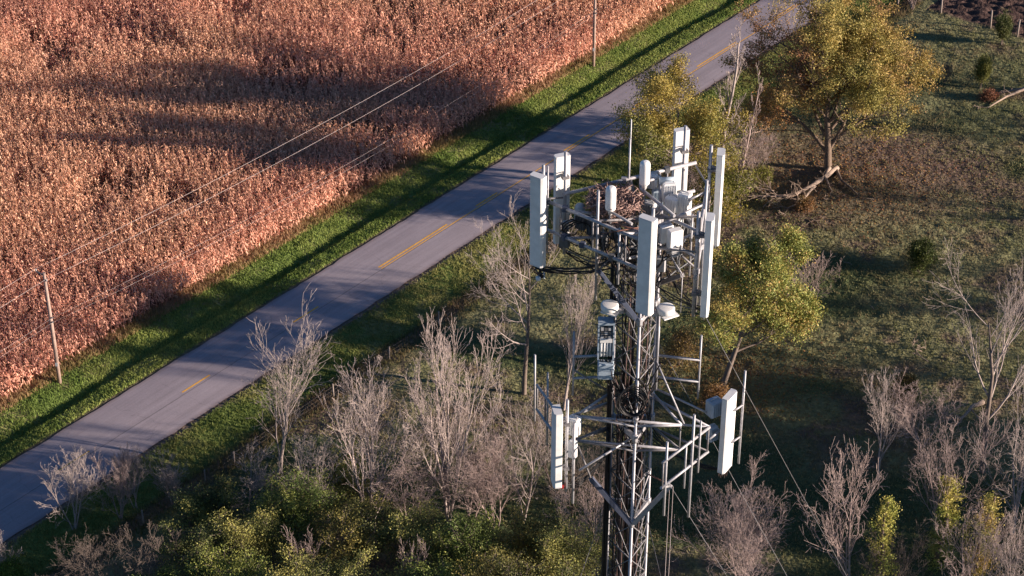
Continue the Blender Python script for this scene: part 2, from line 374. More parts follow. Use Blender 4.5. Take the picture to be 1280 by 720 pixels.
# ------------------------------------------------------------------ masses: corn, grass
def in_view(x, y, z, mx=160, my=90):
    px, py = proj(x, y, z)
    return (px > -mx) & (px < 1280+mx) & (py > -my) & (py < 720+my)
def corn_field():
    rng = np.random.RandomState(11)
    S = np.arange(-20, 130, 0.23); N = np.arange(13.35, 95, 0.74)
    SS, NN = np.meshgrid(S, N); SS = SS.ravel()+rng.uniform(-0.08, 0.08, SS.size); NN = NN.ravel()+rng.uniform(-0.09, 0.09, NN.size)
    X = RC[0]+SS*RU[0]+NN*RN[0]; Y = RC[1]+SS*RU[1]+NN*RN[1]
    k = in_view(X, Y, 1.0, 420, 150) & (rng.rand(X.size) > 0.05)
    # blown-down / missing pockets
    gap = fbm(X*0.09, Y*0.16, 81, 3); pockets = (gap > 0.66) & (rng.rand(X.size) < 0.5)
    k &= ~pockets
    # tracks of missing plants
    X = X[k]; Y = Y[k]; n = len(X)
    hgt = (1.95+0.55*(fbm(X*0.12, Y*0.12, 83, 3)-0.5)*2+rng.normal(0, 0.16, n)); hgt = np.clip(hgt, 1.1, 2.6)
    # pockets of broken-down plants
    for (qx, qy, ra, rb) in ((140, 232, 2.6, 3.2), (222, 236, 1.6, 2.4), (60, 45, 3.0, 4.0), (130, 25, 4.0, 3.5), (190, 40, 3.0, 2.5), (75, 60, 2.0, 4.0), (285, 5, 3.0, 2.5), (320, 200, 2.0, 1.6), (250, 245, 3.0, 1.6), (30, 215, 1.2, 1.5), (350, 285, 1.6, 1.2)):
        q = W(qx, qy, 2.0); e = ((X-q[0])/ra)**2+((Y-q[1])/rb)**2+1.6*(vnoise(X*0.9, Y*0.9, 87)-0.5)
        hgt = np.where((e < 1) & (rng.rand(n) < 0.85), hgt*rng.uniform(0.35, 0.75, n), hgt)
    la = rng.uniform(0, 2*np.pi, n); lm = np.abs(rng.normal(0, 0.17, n)); lx = np.cos(la)*lm; ly = np.sin(la)*lm
    Z = gz(X, Y)
    hue = fbm(X*0.035, Y*0.035, 85, 3); tint = rng.rand(n)
    c0 = np.array([0.77, 0.425, 0.305]); c1 = np.array([0.81, 0.485, 0.33]); c2 = np.array([0.74, 0.39, 0.29])
    base = c0+(c1-c0)*sstep(0.5, 0.7, hue)[:, None]; base = base+(c2-base)*(sstep(0.5, 0.3, hue)*0.6+0.0)[:, None]
    base = base*(0.72+0.56*tint)[:, None]
    Vs = []; Qs = []; Ts = []; Cs = []; off = 0
    def addq(P, col):      # P (n,4,3)
        nonlocal off
        Vs.append(P.reshape(-1, 3)); Qs.append(np.arange(len(P)*4).reshape(-1, 4)+off); off += len(P)*4
        Cs.append(np.repeat(col, 4, axis=0))
    def pt(t): return np.stack([X+lx*hgt*t*t, Y+ly*hgt*t*t, Z+hgt*t], -1)
    # stalk: two crossed strips
    for a in (0.3, 1.9):
        dx = np.array([math.cos(a), math.sin(a), 0])*0.014
        for t0, t1 in ((0, 0.5), (0.5, 1.0)):
            p0 = pt(t0); p1 = pt(t1); addq(np.stack([p0-dx, p0+dx, p1+dx*0.7, p1-dx*0.7], 1), base*np.array([0.8, 0.85, 0.8]))
    # leaves: alternate, arching and drooping, each two strips
    for j in range(10):
        t = 0.22+0.075*j+rng.uniform(-0.04, 0.04, n); p = pt(0)+0; p = np.stack([X+lx*hgt*t*t, Y+ly*hgt*t*t, Z+hgt*t], -1)
        a = rng.uniform(0, 2*np.pi, n); L = rng.uniform(0.28, 0.62, n)*(1-0.25*t); d = np.stack([np.cos(a), np.sin(a), 0*a], -1)
        sd = np.stack([-np.sin(a), np.cos(a), 0*a], -1)*(rng.uniform(0.024, 0.046, n))[:, None]
        tw = np.stack([0*a, 0*a, rng.uniform(-0.05, 0.05, n)], -1)
        mid = p+d*(L*0.5)[:, None]+np.array([0, 0, 1])*(rng.uniform(0.02, 0.16, n))[:, None]
        end = p+d*(L*0.85)[:, None]-np.array([0, 0, 1])*(rng.uniform(-0.05, 0.26, n))[:, None]
        col = base*rng.uniform(0.75, 1.3, n)[:, None]
        addq(np.stack([p-sd*0.4, p+sd*0.4, mid+sd+tw, mid-sd-tw], 1), col)
        addq(np.stack([mid-sd-tw, mid+sd+tw, end+sd*0.3, end-sd*0.3], 1), col)
    # ear husk hanging on the stalk
    a = rng.uniform(0, 2*np.pi, n); d = np.stack([np.cos(a), np.sin(a), 0*a], -1); sd = np.stack([-np.sin(a), np.cos(a), 0*a], -1)*0.035
    p = np.stack([X, Y, Z+hgt*0.5], -1)
    addq(np.stack([p-sd*0.6, p+sd*0.6, p+d*0.13+sd-[0, 0, 0.16], p+d*0.13-sd-[0, 0, 0.16]], 1), base*1.15)
    # tassel
    for j in range(3):
        a = rng.uniform(0, 2*np.pi, n); d = np.stack([np.cos(a), np.sin(a), 0*a], -1); sd = np.stack([-np.sin(a), np.cos(a), 0*a], -1)*0.012
        p = pt(1.0); e = p+d*0.10+np.array([0, 0, 1])*rng.uniform(0.12, 0.26, n)[:, None]
        addq(np.stack([p-sd, p+sd, e+sd, e-sd], 1), base*np.array([0.85, 0.8, 0.75]))
    me = np_mesh('corn_field', np.concatenate(Vs), np.concatenate(Qs), color=np.concatenate(Cs))
    tag(obj('corn_field', me, M['corn']), 'dry reddish tan field of standing ripe corn beyond the road', 'corn', kind='stuff')
corn_field()

def blades(name, X, Y, hmin, hmax, wd, colA, colB, label, cat, seed, nb=3, lean=0.5, zoff=0.0, patch=0.3):
    rng = np.random.RandomState(seed); k = in_view(X, Y, 0.0, 120, 70); X = X[k]; Y = Y[k]
    X = np.repeat(X, nb)+rng.normal(0, 0.05, len(X)*nb); Y = np.repeat(Y, nb)+rng.normal(0, 0.05, len(Y)*nb); n = len(X)
    Z = gz(X, Y)+zoff; a = rng.uniform(0, 2*np.pi, n); h = rng.uniform(hmin, hmax, n)*(0.6+0.8*fbm(X*0.9, Y*0.9, seed, 2))
    d = np.stack([np.cos(a), np.sin(a), 0*a], -1); sd = np.stack([-np.sin(a), np.cos(a), 0*a], -1)*wd
    P = np.stack([X, Y, Z-0.02], -1)
    tip = P+d*(h*rng.uniform(0.1, lean, n))[:, None]; tip[:, 2] += h
    mid = P+(tip-P)*0.6+d*(-h*0.1)[:, None]
    V = np.stack([P-sd, P+sd, mid+sd*0.8, mid-sd*0.8, tip], 1)
    i = np.arange(n)*5
    Q = np.stack([i, i+1, i+2, i+3], -1); T = np.stack([i+3, i+2, i+4], -1)
    f = sstep(0.5-patch, 0.5+patch, fbm(X*patch, Y*patch, seed+1, 3)+rng.normal(0, 0.09, n))
    c = np.array(colA)+(np.array(colB)-np.array(colA))*f[:, None]; c = c*rng.uniform(0.7, 1.3, n)[:, None]
    me = np_mesh(name, V.reshape(-1, 3), Q, T, color=np.repeat(c, 5, axis=0))
    return tag(obj(name, me, M['grass']), label, cat, kind='stuff')
rng = np.random.RandomState(5)
def strip_points(n0, n1, dens, s0=-25, s1=130, pw=0.0):
    k = int((s1-s0)*(n1-n0)*dens); S = rng.uniform(s0, s1, k); N = rng.uniform(n0, n1, k)
    return RC[0]+S*RU[0]+N*RN[0], RC[1]+S*RU[1]+N*RN[1]
blades('verge_grass', *strip_points(7.15, 12.7, 75), 0.10, 0.24, 0.022, (0.17, 0.25, 0.06), (0.33, 0.38, 0.11), 'lush green grass on the ditch banks between the road and the corn', 'grass', 101)
blades('dry_grass', *strip_points(12.1, 13.7, 60), 0.18, 0.5, 0.018, (0.44, 0.27, 0.16), (0.30, 0.24, 0.10), 'strip of tan dry grass along the foot of the corn', 'grass', 102)
blades('roadside_grass', *strip_points(-4.9, -0.35, 65), 0.08, 0.22, 0.022, (0.15, 0.20, 0.055), (0.31, 0.30, 0.11), 'green grass strip between the road and the wire fence', 'grass', 103)
blades('weeds', *strip_points(-7.2, -4.6, 30), 0.15, 0.5, 0.014, (0.19, 0.13, 0.075), (0.10, 0.12, 0.035), 'brown weeds and dead grass along the wire fence line', 'weeds', 104)
k = 230000
X = rng.uniform(-42, 60, k); Y = rng.uniform(105, 212, k); s, n = road_sn(X, Y); m_ = (n < -6.2) & (plough_side(X, Y) < 0)
X = X[m_]; Y = Y[m_]
ox, oy, _ = W(1060, 215); dd = np.hypot((X-ox)/13.0, (Y-oy)/11.0); keep = rng.rand(len(X)) < np.clip(0.25+0.75*sstep(0.5, 1.2, dd), 0, 1)*np.clip(0.4+1.4*(fbm(X*0.25, Y*0.25, 77, 3)-0.25), 0.15, 1)
blades('pasture_grass', X[keep], Y[keep], 0.06, 0.20, 0.026, (0.19, 0.20, 0.085), (0.25, 0.20, 0.115), 'short rough olive pasture grass under and around the trees', 'grass', 105, nb=3, lean=0.8, patch=0.35)

# fallen leaves under the oak and the golden tree
def litter(name, cx, cy, rx, ry, cnt, cols, label, seed):
    r = np.random.RandomState(seed); X = cx+r.normal(0, rx, cnt); Y = cy+r.normal(0, ry, cnt); Z = gz(X, Y)+0.03
    a = r.uniform(0, 6.28, cnt); sz = r.uniform(0.04, 0.09, cnt)
    u = np.stack([np.cos(a), np.sin(a), r.normal(0, 0.3, cnt)], -1)*sz[:, None]; v = np.stack([-np.sin(a), np.cos(a), r.normal(0, 0.3, cnt)], -1)*sz[:, None]
    P = np.stack([X, Y, Z], -1); V = np.stack([P-u, P-v, P+u, P+v], 1).reshape(-1, 3)
    c = np.array(cols)[r.randint(0, len(cols), cnt)]*r.uniform(0.7, 1.2, cnt)[:, None]
    me = np_mesh(name, V, np.arange(cnt*4).reshape(-1, 4), color=np.repeat(c, 4, axis=0))
    tag(obj(name, me, M['leaf']), label, 'leaves', kind='stuff')
p = W(1060, 225); litter('fallen_leaves', p[0], p[1], 6.5, 5, 7000, [(0.30, 0.15, 0.06), (0.24, 0.11, 0.06), (0.34, 0.22, 0.08)], 'brown and orange leaves scattered on the earth around the big oak', 1)
p = W(930, 470); litter('fallen_leaves', p[0], p[1], 4, 3.5, 3000, [(0.30, 0.15, 0.06), (0.3, 0.2, 0.05), (0.22, 0.10, 0.05)], 'orange leaves scattered below the golden tree behind the tower', 2)

# ------------------------------------------------------------------ trees
def perp(d, rnd):
    a = Vector((rnd.gauss(0, 1), rnd.gauss(0, 1), rnd.gauss(0, 1)))
    p = a-d*a.dot(d); return p.normalized()
class Grower:
    def __init__(s, seed): s.r = random.Random(seed); s.paths = []; s.tips = []
    def grow(s, pos, d, length, rad, level, P):
        r = s.r; n = P['steps'][level]; pts = [pos.copy()]; rads = [rad]; step = length/n
        nodes = []
        for i in range(n):
            up = P['up'][level]
            d = (d+Vector((r.gauss(0, 1), r.gauss(0, 1), r.gauss(0, 1)))*P['wob'][level]+Vector((0, 0, 1))*up).normalized()
            pos = pos+d*step; t = (i+1)/n
            pts.append(pos.copy()); rads.append(max(rad*(1-t*P['taper'][level]), P['rmin'])); nodes.append((pos.copy(), d.copy(), t, rads[-1]))
        s.paths.append((level, pts, rads))
        if level >= P['levels']:
            s.tips.append((pts[-1], d)); 
            if n > 1: s.tips.append((pts[n//2+1] if n//2+1 < len(pts) else pts[-1], d))
            return
        k = P['kids'][level]; k = max(1, int(k*r.uniform(0.75, 1.25)+0.5))
        for j in range(k):
            t = P['t0'][level]+(1-P['t0'][level])*((j+r.random())/k)
            x = t*n; i = min(int(x), n-1); fr = x-i
            q = pts[i].lerp(pts[i+1], fr); rr = rads[i]+(rads[i+1]-rads[i])*fr
            dd = (pts[i+1]-pts[i]).normalized()
            ang = math.radians(r.uniform(*P['ang'][level])); sd = perp(dd, r)
            cd = (dd*math.cos(ang)+sd*math.sin(ang)).normalized()
            L = length*P['ratio'][level]*(1-P['fall'][level]*t)*r.uniform(0.75, 1.2)
            s.grow(q, cd, L, max(rr*P['rr'][level], P['rmin']), level+1, P)
def paths_mesh(name, paths, sides_for, color=None):
    V = []; Q = []; off = 0
    for level, pts, rads in paths:
        sides = sides_for(level); n = len(pts); prev = None
        for i in range(n):
            d = pts[min(i+1, n-1)]-pts[max(i-1, 0)]; d.normalize()
            if prev is None:
                a = Vector((0, 0, 1)) if abs(d.z) < 0.9 else Vector((1, 0, 0)); u = d.cross(a).normalized()
            else: u = (prev-d*prev.dot(d)).normalized()
            prev = u; v = d.cross(u)
            for k in range(sides):
                t = 6.28318*k/sides; c = math.cos(t)*rads[i]; s2 = math.sin(t)*rads[i]; p = pts[i]
                V.append((p.x+u.x*c+v.x*s2, p.y+u.y*c+v.y*s2, p.z+u.z*c+v.z*s2))
        for i in range(n-1):
            b = off+i*sides
            for k in range(sides):
                k2 = (k+1) % sides; Q.append((b+k, b+k2, b+sides+k2, b+sides+k))
        off += n*sides
    return np_mesh(name, np.array(V), np.array(Q), smooth=True)
BARE = dict(levels=4, steps=[6, 6, 5, 4, 3], up=[0.04, 0.08, 0.06, 0.05, 0.04], wob=[0.05, 0.055, 0.065, 0.09, 0.11], taper=[0.75, 0.85, 0.85, 0.8, 0.6],
            kids=[9, 6, 4, 1.5, 0], t0=[0.14, 0.2, 0.2, 0.15, 0], ang=[(25, 55), (22, 48), (22, 52), (22, 60), (0, 1)], ratio=[0.72, 0.58, 0.56, 0.55, 1], fall=[0.45, 0.45, 0.35, 0.3, 0], rr=[0.55, 0.58, 0.6, 0.65, 1], rmin=0.008)
def bare_meshes(seed, h, spread=1.0, P=None, stems=1, base_r=None, lean=(0, 0), radius=None):
    own = P and 'kids' in P; P = dict(BARE, **(P or {})); g = Grower(seed); r = g.r
    if stems >= 3 and not own: P['kids'] = [8, 6, 4, 1.5, 0]
    P['ang'] = [(a*spread, b*spread) for a, b in P['ang']]
    base_r = base_r or h*0.0105
    for k in range(stems):
        a = r.uniform(0, 6.28); o = 0.0 if stems == 1 else 0.25
        d = Vector((lean[0]+o*math.cos(a+k*2.1)*spread, lean[1]+o*math.sin(a+k*2.1)*spread, 1)).normalized()
        g.grow(Vector((0.12*math.cos(a)*(stems > 1), 0.12*math.sin(a)*(stems > 1), -0.15)), d, h*0.80*r.uniform(0.85, 1.0), base_r*(1 if stems == 1 else 0.7), 0, P)
    zmax = max(p.z for _, pts, _ in g.paths for p in pts); sc = h/zmax
    for _, pts, _ in g.paths:
        for i in range(len(pts)): pts[i] = pts[i]*sc
    fx = 1.0
    if radius:
        rs = sorted(math.hypot(p.x, p.y) for _, pts, _ in g.paths for p in pts[-1:]); r90 = rs[int(len(rs)*0.92)]; fx = radius/max(r90, 0.1)
        for _, pts, _ in g.paths:
            for i, p in enumerate(pts): pts[i] = Vector((p.x*fx, p.y*fx, p.z))
    for i, (p, d) in enumerate(g.tips): g.tips[i] = (Vector((p.x*sc*fx, p.y*sc*fx, p.z*sc)), d)
    return g
def bare_tree(bp, h, label, seed, m='pale_bark', spread=1.0, stems=1, P=None, name='bare_tree', cat='tree', group='bare leafless trees', lean=(0, 0), loc=None, base_r=None, radius=None, tm=None):
    g = bare_meshes(seed, h, spread, P, stems, base_r, lean, radius or h*0.27)
    loc = loc or B(*bp)
    t = thing(name, label, cat, loc, group)
    obj('trunk', paths_mesh('trunk', [q for q in g.paths if q[0] == 0], lambda l: 8), M[tm or m], t)
    obj('branches', paths_mesh('branches', [q for q in g.paths if q[0] > 0], lambda l: 5 if l == 1 else (4 if l == 2 else 3)), M[m], t)
    return t
def leaf_cloud(points, per, rad, size, cols, seed, patch=0.35, droop=0.0, flat=0.0):
    """points (n,3): leaves scattered round each; colour by species tints mottled through the crown"""
    r = np.random.RandomState(seed); P = np.repeat(np.array(points), per, axis=0); n = len(P)
    P = P+r.normal(0, rad, (n, 3))*np.array([1, 1, 0.75]); P[:, 2] -= droop*r.rand(n)
    P[:, 2] = np.maximum(P[:, 2], 0.05)
    nrm = r.normal(0, 1, (n, 3)); nrm[:, 2] += flat; nrm /= np.linalg.norm(nrm, axis=1)[:, None]
    a = np.cross(nrm, np.array([0.3, 0.2, 1.0])); a /= np.linalg.norm(a, axis=1)[:, None]; b = np.cross(nrm, a)
    th = r.uniform(0, 6.28, n); u = a*np.cos(th)[:, None]+b*np.sin(th)[:, None]; v = -a*np.sin(th)[:, None]+b*np.cos(th)[:, None]
    s = size*r.uniform(0.6, 1.3, n)[:, None]
    V = np.stack([P-u*s, P-v*s*0.6+nrm*s*0.15, P+u*s, P+v*s*0.6+nrm*s*0.15], 1).reshape(-1, 3)
    f = fbm(P[:, 0]*patch+P[:, 2]*patch*0.7+50, P[:, 1]*patch+P[:, 2]*patch*0.5+50, seed % 50, 3)
    f = np.clip((f-0.5)*2.2+0.5+r.normal(0, 0.16, n), 0, 0.9999)*(len(cols)-1); i = f.astype(int); fr = (f-i)[:, None]; cols = np.array(cols)
    c = cols[i]*(1-fr)+cols[np.minimum(i+1, len(cols)-1)]*fr; c = c*r.uniform(0.75, 1.25, n)[:, None]
    return V, np.arange(n*4).reshape(-1, 4), np.repeat(c, 4, axis=0)
LEAFY = dict(levels=3, steps=[5, 6, 5, 4], up=[0.02, 0.08, 0.05, 0.02], wob=[0.05, 0.10, 0.14, 0.2], taper=[0.6, 0.85, 0.85, 0.8],
             kids=[12, 8, 7, 0], t0=[0.30, 0.25, 0.2, 0], ang=[(28, 75), (25, 55), (25, 60), (0, 1)], ratio=[0.72, 0.55, 0.5, 1], fall=[0.45, 0.4, 0.35, 0], rr=[0.5, 0.55, 0.6, 1], rmin=0.015)
def leafy_tree(bp, h, label, seed, cols, P=None, per=6, rad=0.28, size=0.10, keep=None, m='bark', name='tree', spread=1.0, stems=1, loc=None, group=None, base_r=None, lean=(0, 0), patch=0.35, squash=None, cat='tree', radius=None):
    PP = dict(LEAFY, **(P or {})); g = bare_meshes(seed, h, spread, PP, stems, base_r, lean, radius)
    loc = loc or B(*bp); t = thing(name, label, cat, loc, group)
    if squash:
        for _, pts, _ in g.paths:
            for i, p in enumerate(pts): pts[i] = Vector((p.x*squash, p.y*squash, p.z))
        g.tips = [(Vector((p.x*squash, p.y*squash, p.z)), d) for p, d in g.tips]
    pts = [p for p, d in g.tips]
    if keep: pts = [p for p in pts if keep(p, g.r)]
    V, Q_, C = leaf_cloud(pts, per, rad, size, cols, seed, patch)
    obj('trunk', paths_mesh('trunk', [q for q in g.paths if q[0] <= 1], lambda l: 8 if l == 0 else 5), M[m], t)
    cr = obj('crown', np_mesh('crown', V, Q_, color=C), M['leaf'], t)
    obj('twigs', paths_mesh('twigs', [q for q in g.paths if q[0] > 1], lambda l: 3), M[m], cr)
    return t

# the oak by the road
def oak_keep(p, r):
    a = (-p.x*0.75+p.z*0.55)        # the upper left of the crown has dropped its leaves
    if p.z > 9 and p.x < -1.5: return r.random() < 0.18
    if p.x < -2.5: return r.random() < 0.75
    return True
leafy_tree((1035, 212), 17.8, 'large old oak with golden green leaves, bare at its upper left, beside the road', 3,
           [(0.34, 0.18, 0.10), (0.42, 0.27, 0.11), (0.40, 0.30, 0.09), (0.30, 0.27, 0.08)],
           P=dict(kids=[20, 9, 8, 0], t0=[0.11, 0.22, 0.2, 0], ratio=[0.78, 0.52, 0.48, 1], ang=[(20, 58), (22, 50), (25, 60), (0, 1)], up=[0.02, 0.10, 0.06, 0.02], rr=[0.6, 0.55, 0.6, 1]), per=56, rad=0.34, size=0.086, keep=oak_keep, name='oak_tree', base_r=0.36, patch=0.22, radius=8.8)
leafy_tree((903, 482), 12.8, 'round golden green tree with dark trunk right behind the antenna tower', 8,
           [(0.48, 0.30, 0.13), (0.42, 0.36, 0.10), (0.28, 0.31, 0.09), (0.18, 0.23, 0.06), (0.38, 0.34, 0.09), (0.40, 0.30, 0.10)],
           P=dict(kids=[11, 8, 9, 0], t0=[0.24, 0.25, 0.2, 0], ratio=[0.70, 0.55, 0.5, 1], ang=[(38, 82), (28, 60), (25, 65), (0, 1)], wob=[0.08, 0.16, 0.18, 0.2], up=[0.02, 0.05, 0.03, 0.0]),
           per=42, rad=0.32, size=0.086, name='maple_tree', m='dark_bark', base_r=0.25, patch=0.3, radius=6.6, lean=(0.16, 0))
leafy_tree((846, 240), 13.0, 'thin olive yellow tree leaning over the right edge of the road', 14,
           [(0.40, 0.31, 0.08), (0.30, 0.27, 0.07), (0.20, 0.21, 0.06)], P=dict(kids=[11, 8, 6, 0], t0=[0.15, 0.22, 0.2, 0]), per=38, rad=0.38, size=0.08, name='thin_leafed_tree', m='pale_bark', base_r=0.16, radius=4.8)
leafy_tree((885, 292), 7.5, 'low olive leafed tree below the slender poplar', 16,
           [(0.30, 0.23, 0.04), (0.20, 0.18, 0.035), (0.14, 0.15, 0.03)], P=dict(kids=[10, 7, 6, 0], t0=[0.1, 0.22, 0.2, 0]), per=15, rad=0.40, size=0.08, name='leafy_tree', m='pale_bark', base_r=0.14, radius=3.8)
leafy_tree((962, 175), 5.5, 'small rusty orange leafed tree beside the big oak', 17, [(0.34, 0.13, 0.05), (0.28, 0.15, 0.05), (0.2, 0.12, 0.04)], per=7, rad=0.3, size=0.10, name='small_tree', stems=2, P=dict(levels=2, t0=[0.1, 0.1, 0, 0]), base_r=0.08, radius=2.2)

# bare trees
UPR = dict(up=[0.04, 0.10, 0.07, 0.05, 0.04], ang=[(14, 40), (18, 40), (22, 48), (25, 60), (0, 1)])
LEAD = dict(UPR, kids=[8, 6, 4, 1.0, 0], rmin=0.0115, rr=[0.66, 0.66, 0.66, 0.7, 1], up=[0.04, 0.12, 0.07, 0.05, 0.04])
bare_tree((350, 592), 14.0, 'silvery bare tree at the road edge, leftmost of the tall ones', 21, radius=4.2, P=LEAD, stems=2, spread=0.95)
bare_tree((462, 655), 16.8, 'broad pale bare tree with many upright leaders, second tall one from the left', 22, radius=4.3, P=LEAD, stems=4, m='silver_bark', spread=1.0)
bare_tree((560, 650), 17.6, 'tall pale bare tree in the middle of the roadside row', 23, radius=3.8, P=LEAD, stems=4, m='silver_bark', spread=0.85)
bare_tree((585, 660), 8.6, 'dense pinkish twiggy tree at the foot of the tall middle tree', 24, radius=3.5, m='pink_bark', P=UPR, stems=4, spread=0.9)
bare_tree((655, 650), 11.8, 'crooked bare tree just left of the lower left antenna', 25, radius=3.9, stems=3, spread=1.0)
bare_tree((715, 650), 7.5, 'low bare thicket tree under the lower left antenna', 26, radius=2.4, stems=3, m='dark_bark')
bare_tree((655, 492), 19.0, 'lanky dark trunked bare tree with pale top rising before the road left of the tower', 27, radius=5.0, tm='dark_bark', P=dict(t0=[0.38, 0.25, 0.2, 0.15, 0], kids=[8, 6, 5, 4, 0], ang=[(30, 65), (20, 50), (20, 50), (20, 55), (0, 1)]), spread=0.9)
bare_tree((705, 512), 13.5, 'pale fan shaped bare tree below the upper left antenna', 28, radius=2.9, P=UPR, stems=2, spread=0.75)
bare_tree((897, 236), 17.6, 'slender bare poplar between the road and the oak', 29, radius=2.0, P=dict(kids=[13, 6, 4, 3, 0], ratio=[0.26, 0.5, 0.5, 0.5, 1], t0=[0.2, 0.2, 0.2, 0.1, 0], up=[0.03, 0.2, 0.15, 0.1, 0.1], ang=[(18, 40), (16, 38), (18, 42), (20, 50), (0, 1)], rmin=0.014), stems=1, base_r=0.24)
bare_tree((922, 240), 13.0, 'thinner bare sapling standing right of the poplar', 30, radius=1.5, P=dict(kids=[9, 5, 4, 3, 0], ratio=[0.28, 0.5, 0.5, 0.5, 1], up=[0.03, 0.2, 0.15, 0.1, 0.1], rmin=0.012), m='pink_bark', lean=(0.1, 0))
bare_tree((1228, 590), 20.0, 'tall forked bare tree with dark trunk at the right side', 31, radius=4.9, tm='dark_bark', P=dict(t0=[0.34, 0.2, 0.2, 0.15, 0], kids=[10, 7, 5, 3, 0], ang=[(25, 60), (22, 48), (22, 52), (22, 60), (0, 1)]), spread=0.8, base_r=0.25)
bare_tree((1098, 600), 9.5, 'small slim bare tree between the golden tree and the tall forked tree', 32, radius=2.0, P=UPR, spread=0.7)
bare_tree((1062, 752), 15.4, 'wide V shaped bare tree right of centre at the bottom', 33, radius=4.2, P=LEAD, stems=2, spread=1.0, m='pink_bark')
bare_tree((932, 762), 11.0, 'bushy pinkish bare tree right of the tower base', 34, radius=3.9, P=dict(UPR, kids=[10, 7, 5, 2, 0]), stems=4, spread=1.0, m='pink_bark')
bare_tree((1172, 668), 12.6, 'bare tree above the two yellow ivy columns', 35, radius=4.2, P=UPR, stems=3, spread=0.85, m='pink_bark')
bare_tree((1268, 668), 12.5, 'bare tree cut by the right edge of the picture', 36, radius=4.0, P=UPR, stems=3, spread=0.85)
bare_tree((1205, 765), 9.5, 'bare bushy tree between the ivy columns at the bottom right', 37, radius=3.4, P=UPR, stems=4, spread=0.9, m='pink_bark')
bare_tree((1270, 772), 9.5, 'bare tree in the bottom right corner', 48, radius=3, P=UPR, stems=4, spread=0.9, m='pale_bark')
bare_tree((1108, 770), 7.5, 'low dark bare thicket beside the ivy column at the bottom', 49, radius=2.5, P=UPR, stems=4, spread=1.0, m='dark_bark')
bare_tree((93, 660), 7.6, 'whitish bare shrub over the near end of the road', 38, radius=2.3, P=UPR, stems=4, spread=0.95)
bare_tree((150, 650), 6.6, 'pinkish white bare shrub right of the whitish one by the road', 39, radius=1.9, P=UPR, stems=4, spread=0.8, m='pink_bark')
bare_tree((218, 632), 4.8, 'small pale bare shrub beside the fence line', 40, radius=1.5, P=UPR, stems=3, spread=0.9)
bare_tree((170, 635), 5.2, 'thin bare shrub between the two larger pale ones', 50, radius=1.5, P=UPR, stems=3, spread=0.9)
bare_tree((3, 722), 4.4, 'pale bare shrub in the bottom left corner', 41, radius=1.5, P=UPR, stems=3)
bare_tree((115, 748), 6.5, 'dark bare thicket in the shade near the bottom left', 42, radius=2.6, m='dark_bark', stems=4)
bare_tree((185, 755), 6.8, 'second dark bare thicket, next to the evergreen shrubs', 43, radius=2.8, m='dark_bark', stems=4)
bare_tree((995, 405), 8.6, 'pinkish grey bare tree behind the right side of the golden tree', 44, radius=2.9, P=UPR, stems=3, m='pink_bark')
bare_tree((868, 262), 6.5, 'pinkish bare thicket at the foot of the poplar', 45, radius=3.0, P=UPR, stems=4, m='pink_bark', spread=1.2)
bare_tree((938, 225), 4.8, 'low pinkish thicket between the poplar and the oak', 51, radius=2.4, P=UPR, stems=4, m='pink_bark', spread=1.2)
bare_tree((1180, 103), 2.6, 'tiny dead shrub on the far pasture', 46, stems=3, m='dark_bark', P=dict(levels=3), name='dead_shrub', cat='shrub')
bare_tree((1140, 12), 5, 'bare shrub by the ploughed field at the top', 47, stems=4, m='pink_bark', P=dict(levels=3))
bare_tree((745, 720), 8.5, 'leaning bare tree behind the lower end of the tower', 52, radius=3, stems=3, m='pink_bark', lean=(-0.25, 0))
bare_tree((398, 742), 6.8, 'bare pink branches rising through the dark evergreen shrubs', 53, radius=2, stems=3, m='pink_bark', P=dict(UPR, levels=3, kids=[6, 5, 4, 0]), lean=(-0.2, 0))
bare_tree((500, 760), 6.8, 'bare pink stems at the bottom between the evergreen shrubs', 54, radius=2, stems=3, m='pink_bark', P=dict(UPR, levels=3, kids=[6, 5, 4, 0]), lean=(0.15, 0))
bare_tree((512, 660), 8.5, 'reddish bare thicket between the two tall pale trees', 55, radius=3.1, stems=4, m='pink_bark', P=UPR)
bare_tree((620, 660), 8.0, 'short reddish thicket right of the tall middle tree', 56, radius=2.9, stems=4, m='pink_bark', P=UPR)
bare_tree((1150, 560), 5.5, 'low rust coloured thicket behind the small slim tree', 57, radius=3.2, stems=4, m='pink_bark', P=UPR)

bare_tree((412, 655), 9.8, 'mid height bare tree filling the gap between the leftmost two tall ones', 81, P=UPR, stems=3, radius=3.2)
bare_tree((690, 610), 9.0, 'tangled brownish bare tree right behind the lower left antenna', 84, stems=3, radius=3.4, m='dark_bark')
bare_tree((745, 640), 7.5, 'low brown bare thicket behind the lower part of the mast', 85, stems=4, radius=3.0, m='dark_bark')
bare_tree((310, 640), 5.5, 'low grey bare scrub under the leftmost tall bare tree', 86, stems=3, radius=2.6)
# leafy shrubs
EVG = [(0.08, 0.10, 0.035), (0.16, 0.175, 0.055), (0.30, 0.30, 0.09), (0.40, 0.37, 0.11)]
SHR = dict(levels=2, steps=[4, 4, 3], kids=[9, 8, 0], t0=[0.12, 0.15, 0], ang=[(25, 65), (25, 60), (0, 1)], ratio=[0.6, 0.6, 1], fall=[0.4, 0.4, 0], up=[0.03, 0.10, 0.05], wob=[0.1, 0.14, 0.2], taper=[0.7, 0.8, 0.8], rr=[0.5, 0.55, 1])
def shrub(bp, h, label, seed, cols=EVG, stems=5, per=22, rad=0.24, size=0.062, spread=1.0, name='leafy_shrub', group='dark leafy shrubs', loc=None, patch=0.5, squash=None):
    return leafy_tree(bp, h, label, seed, cols, P=SHR, per=per, rad=rad, size=size, m='dark_bark', name=name, spread=spread, stems=stems, group=group, loc=loc, base_r=0.06, patch=patch, squash=squash, cat='shrub')
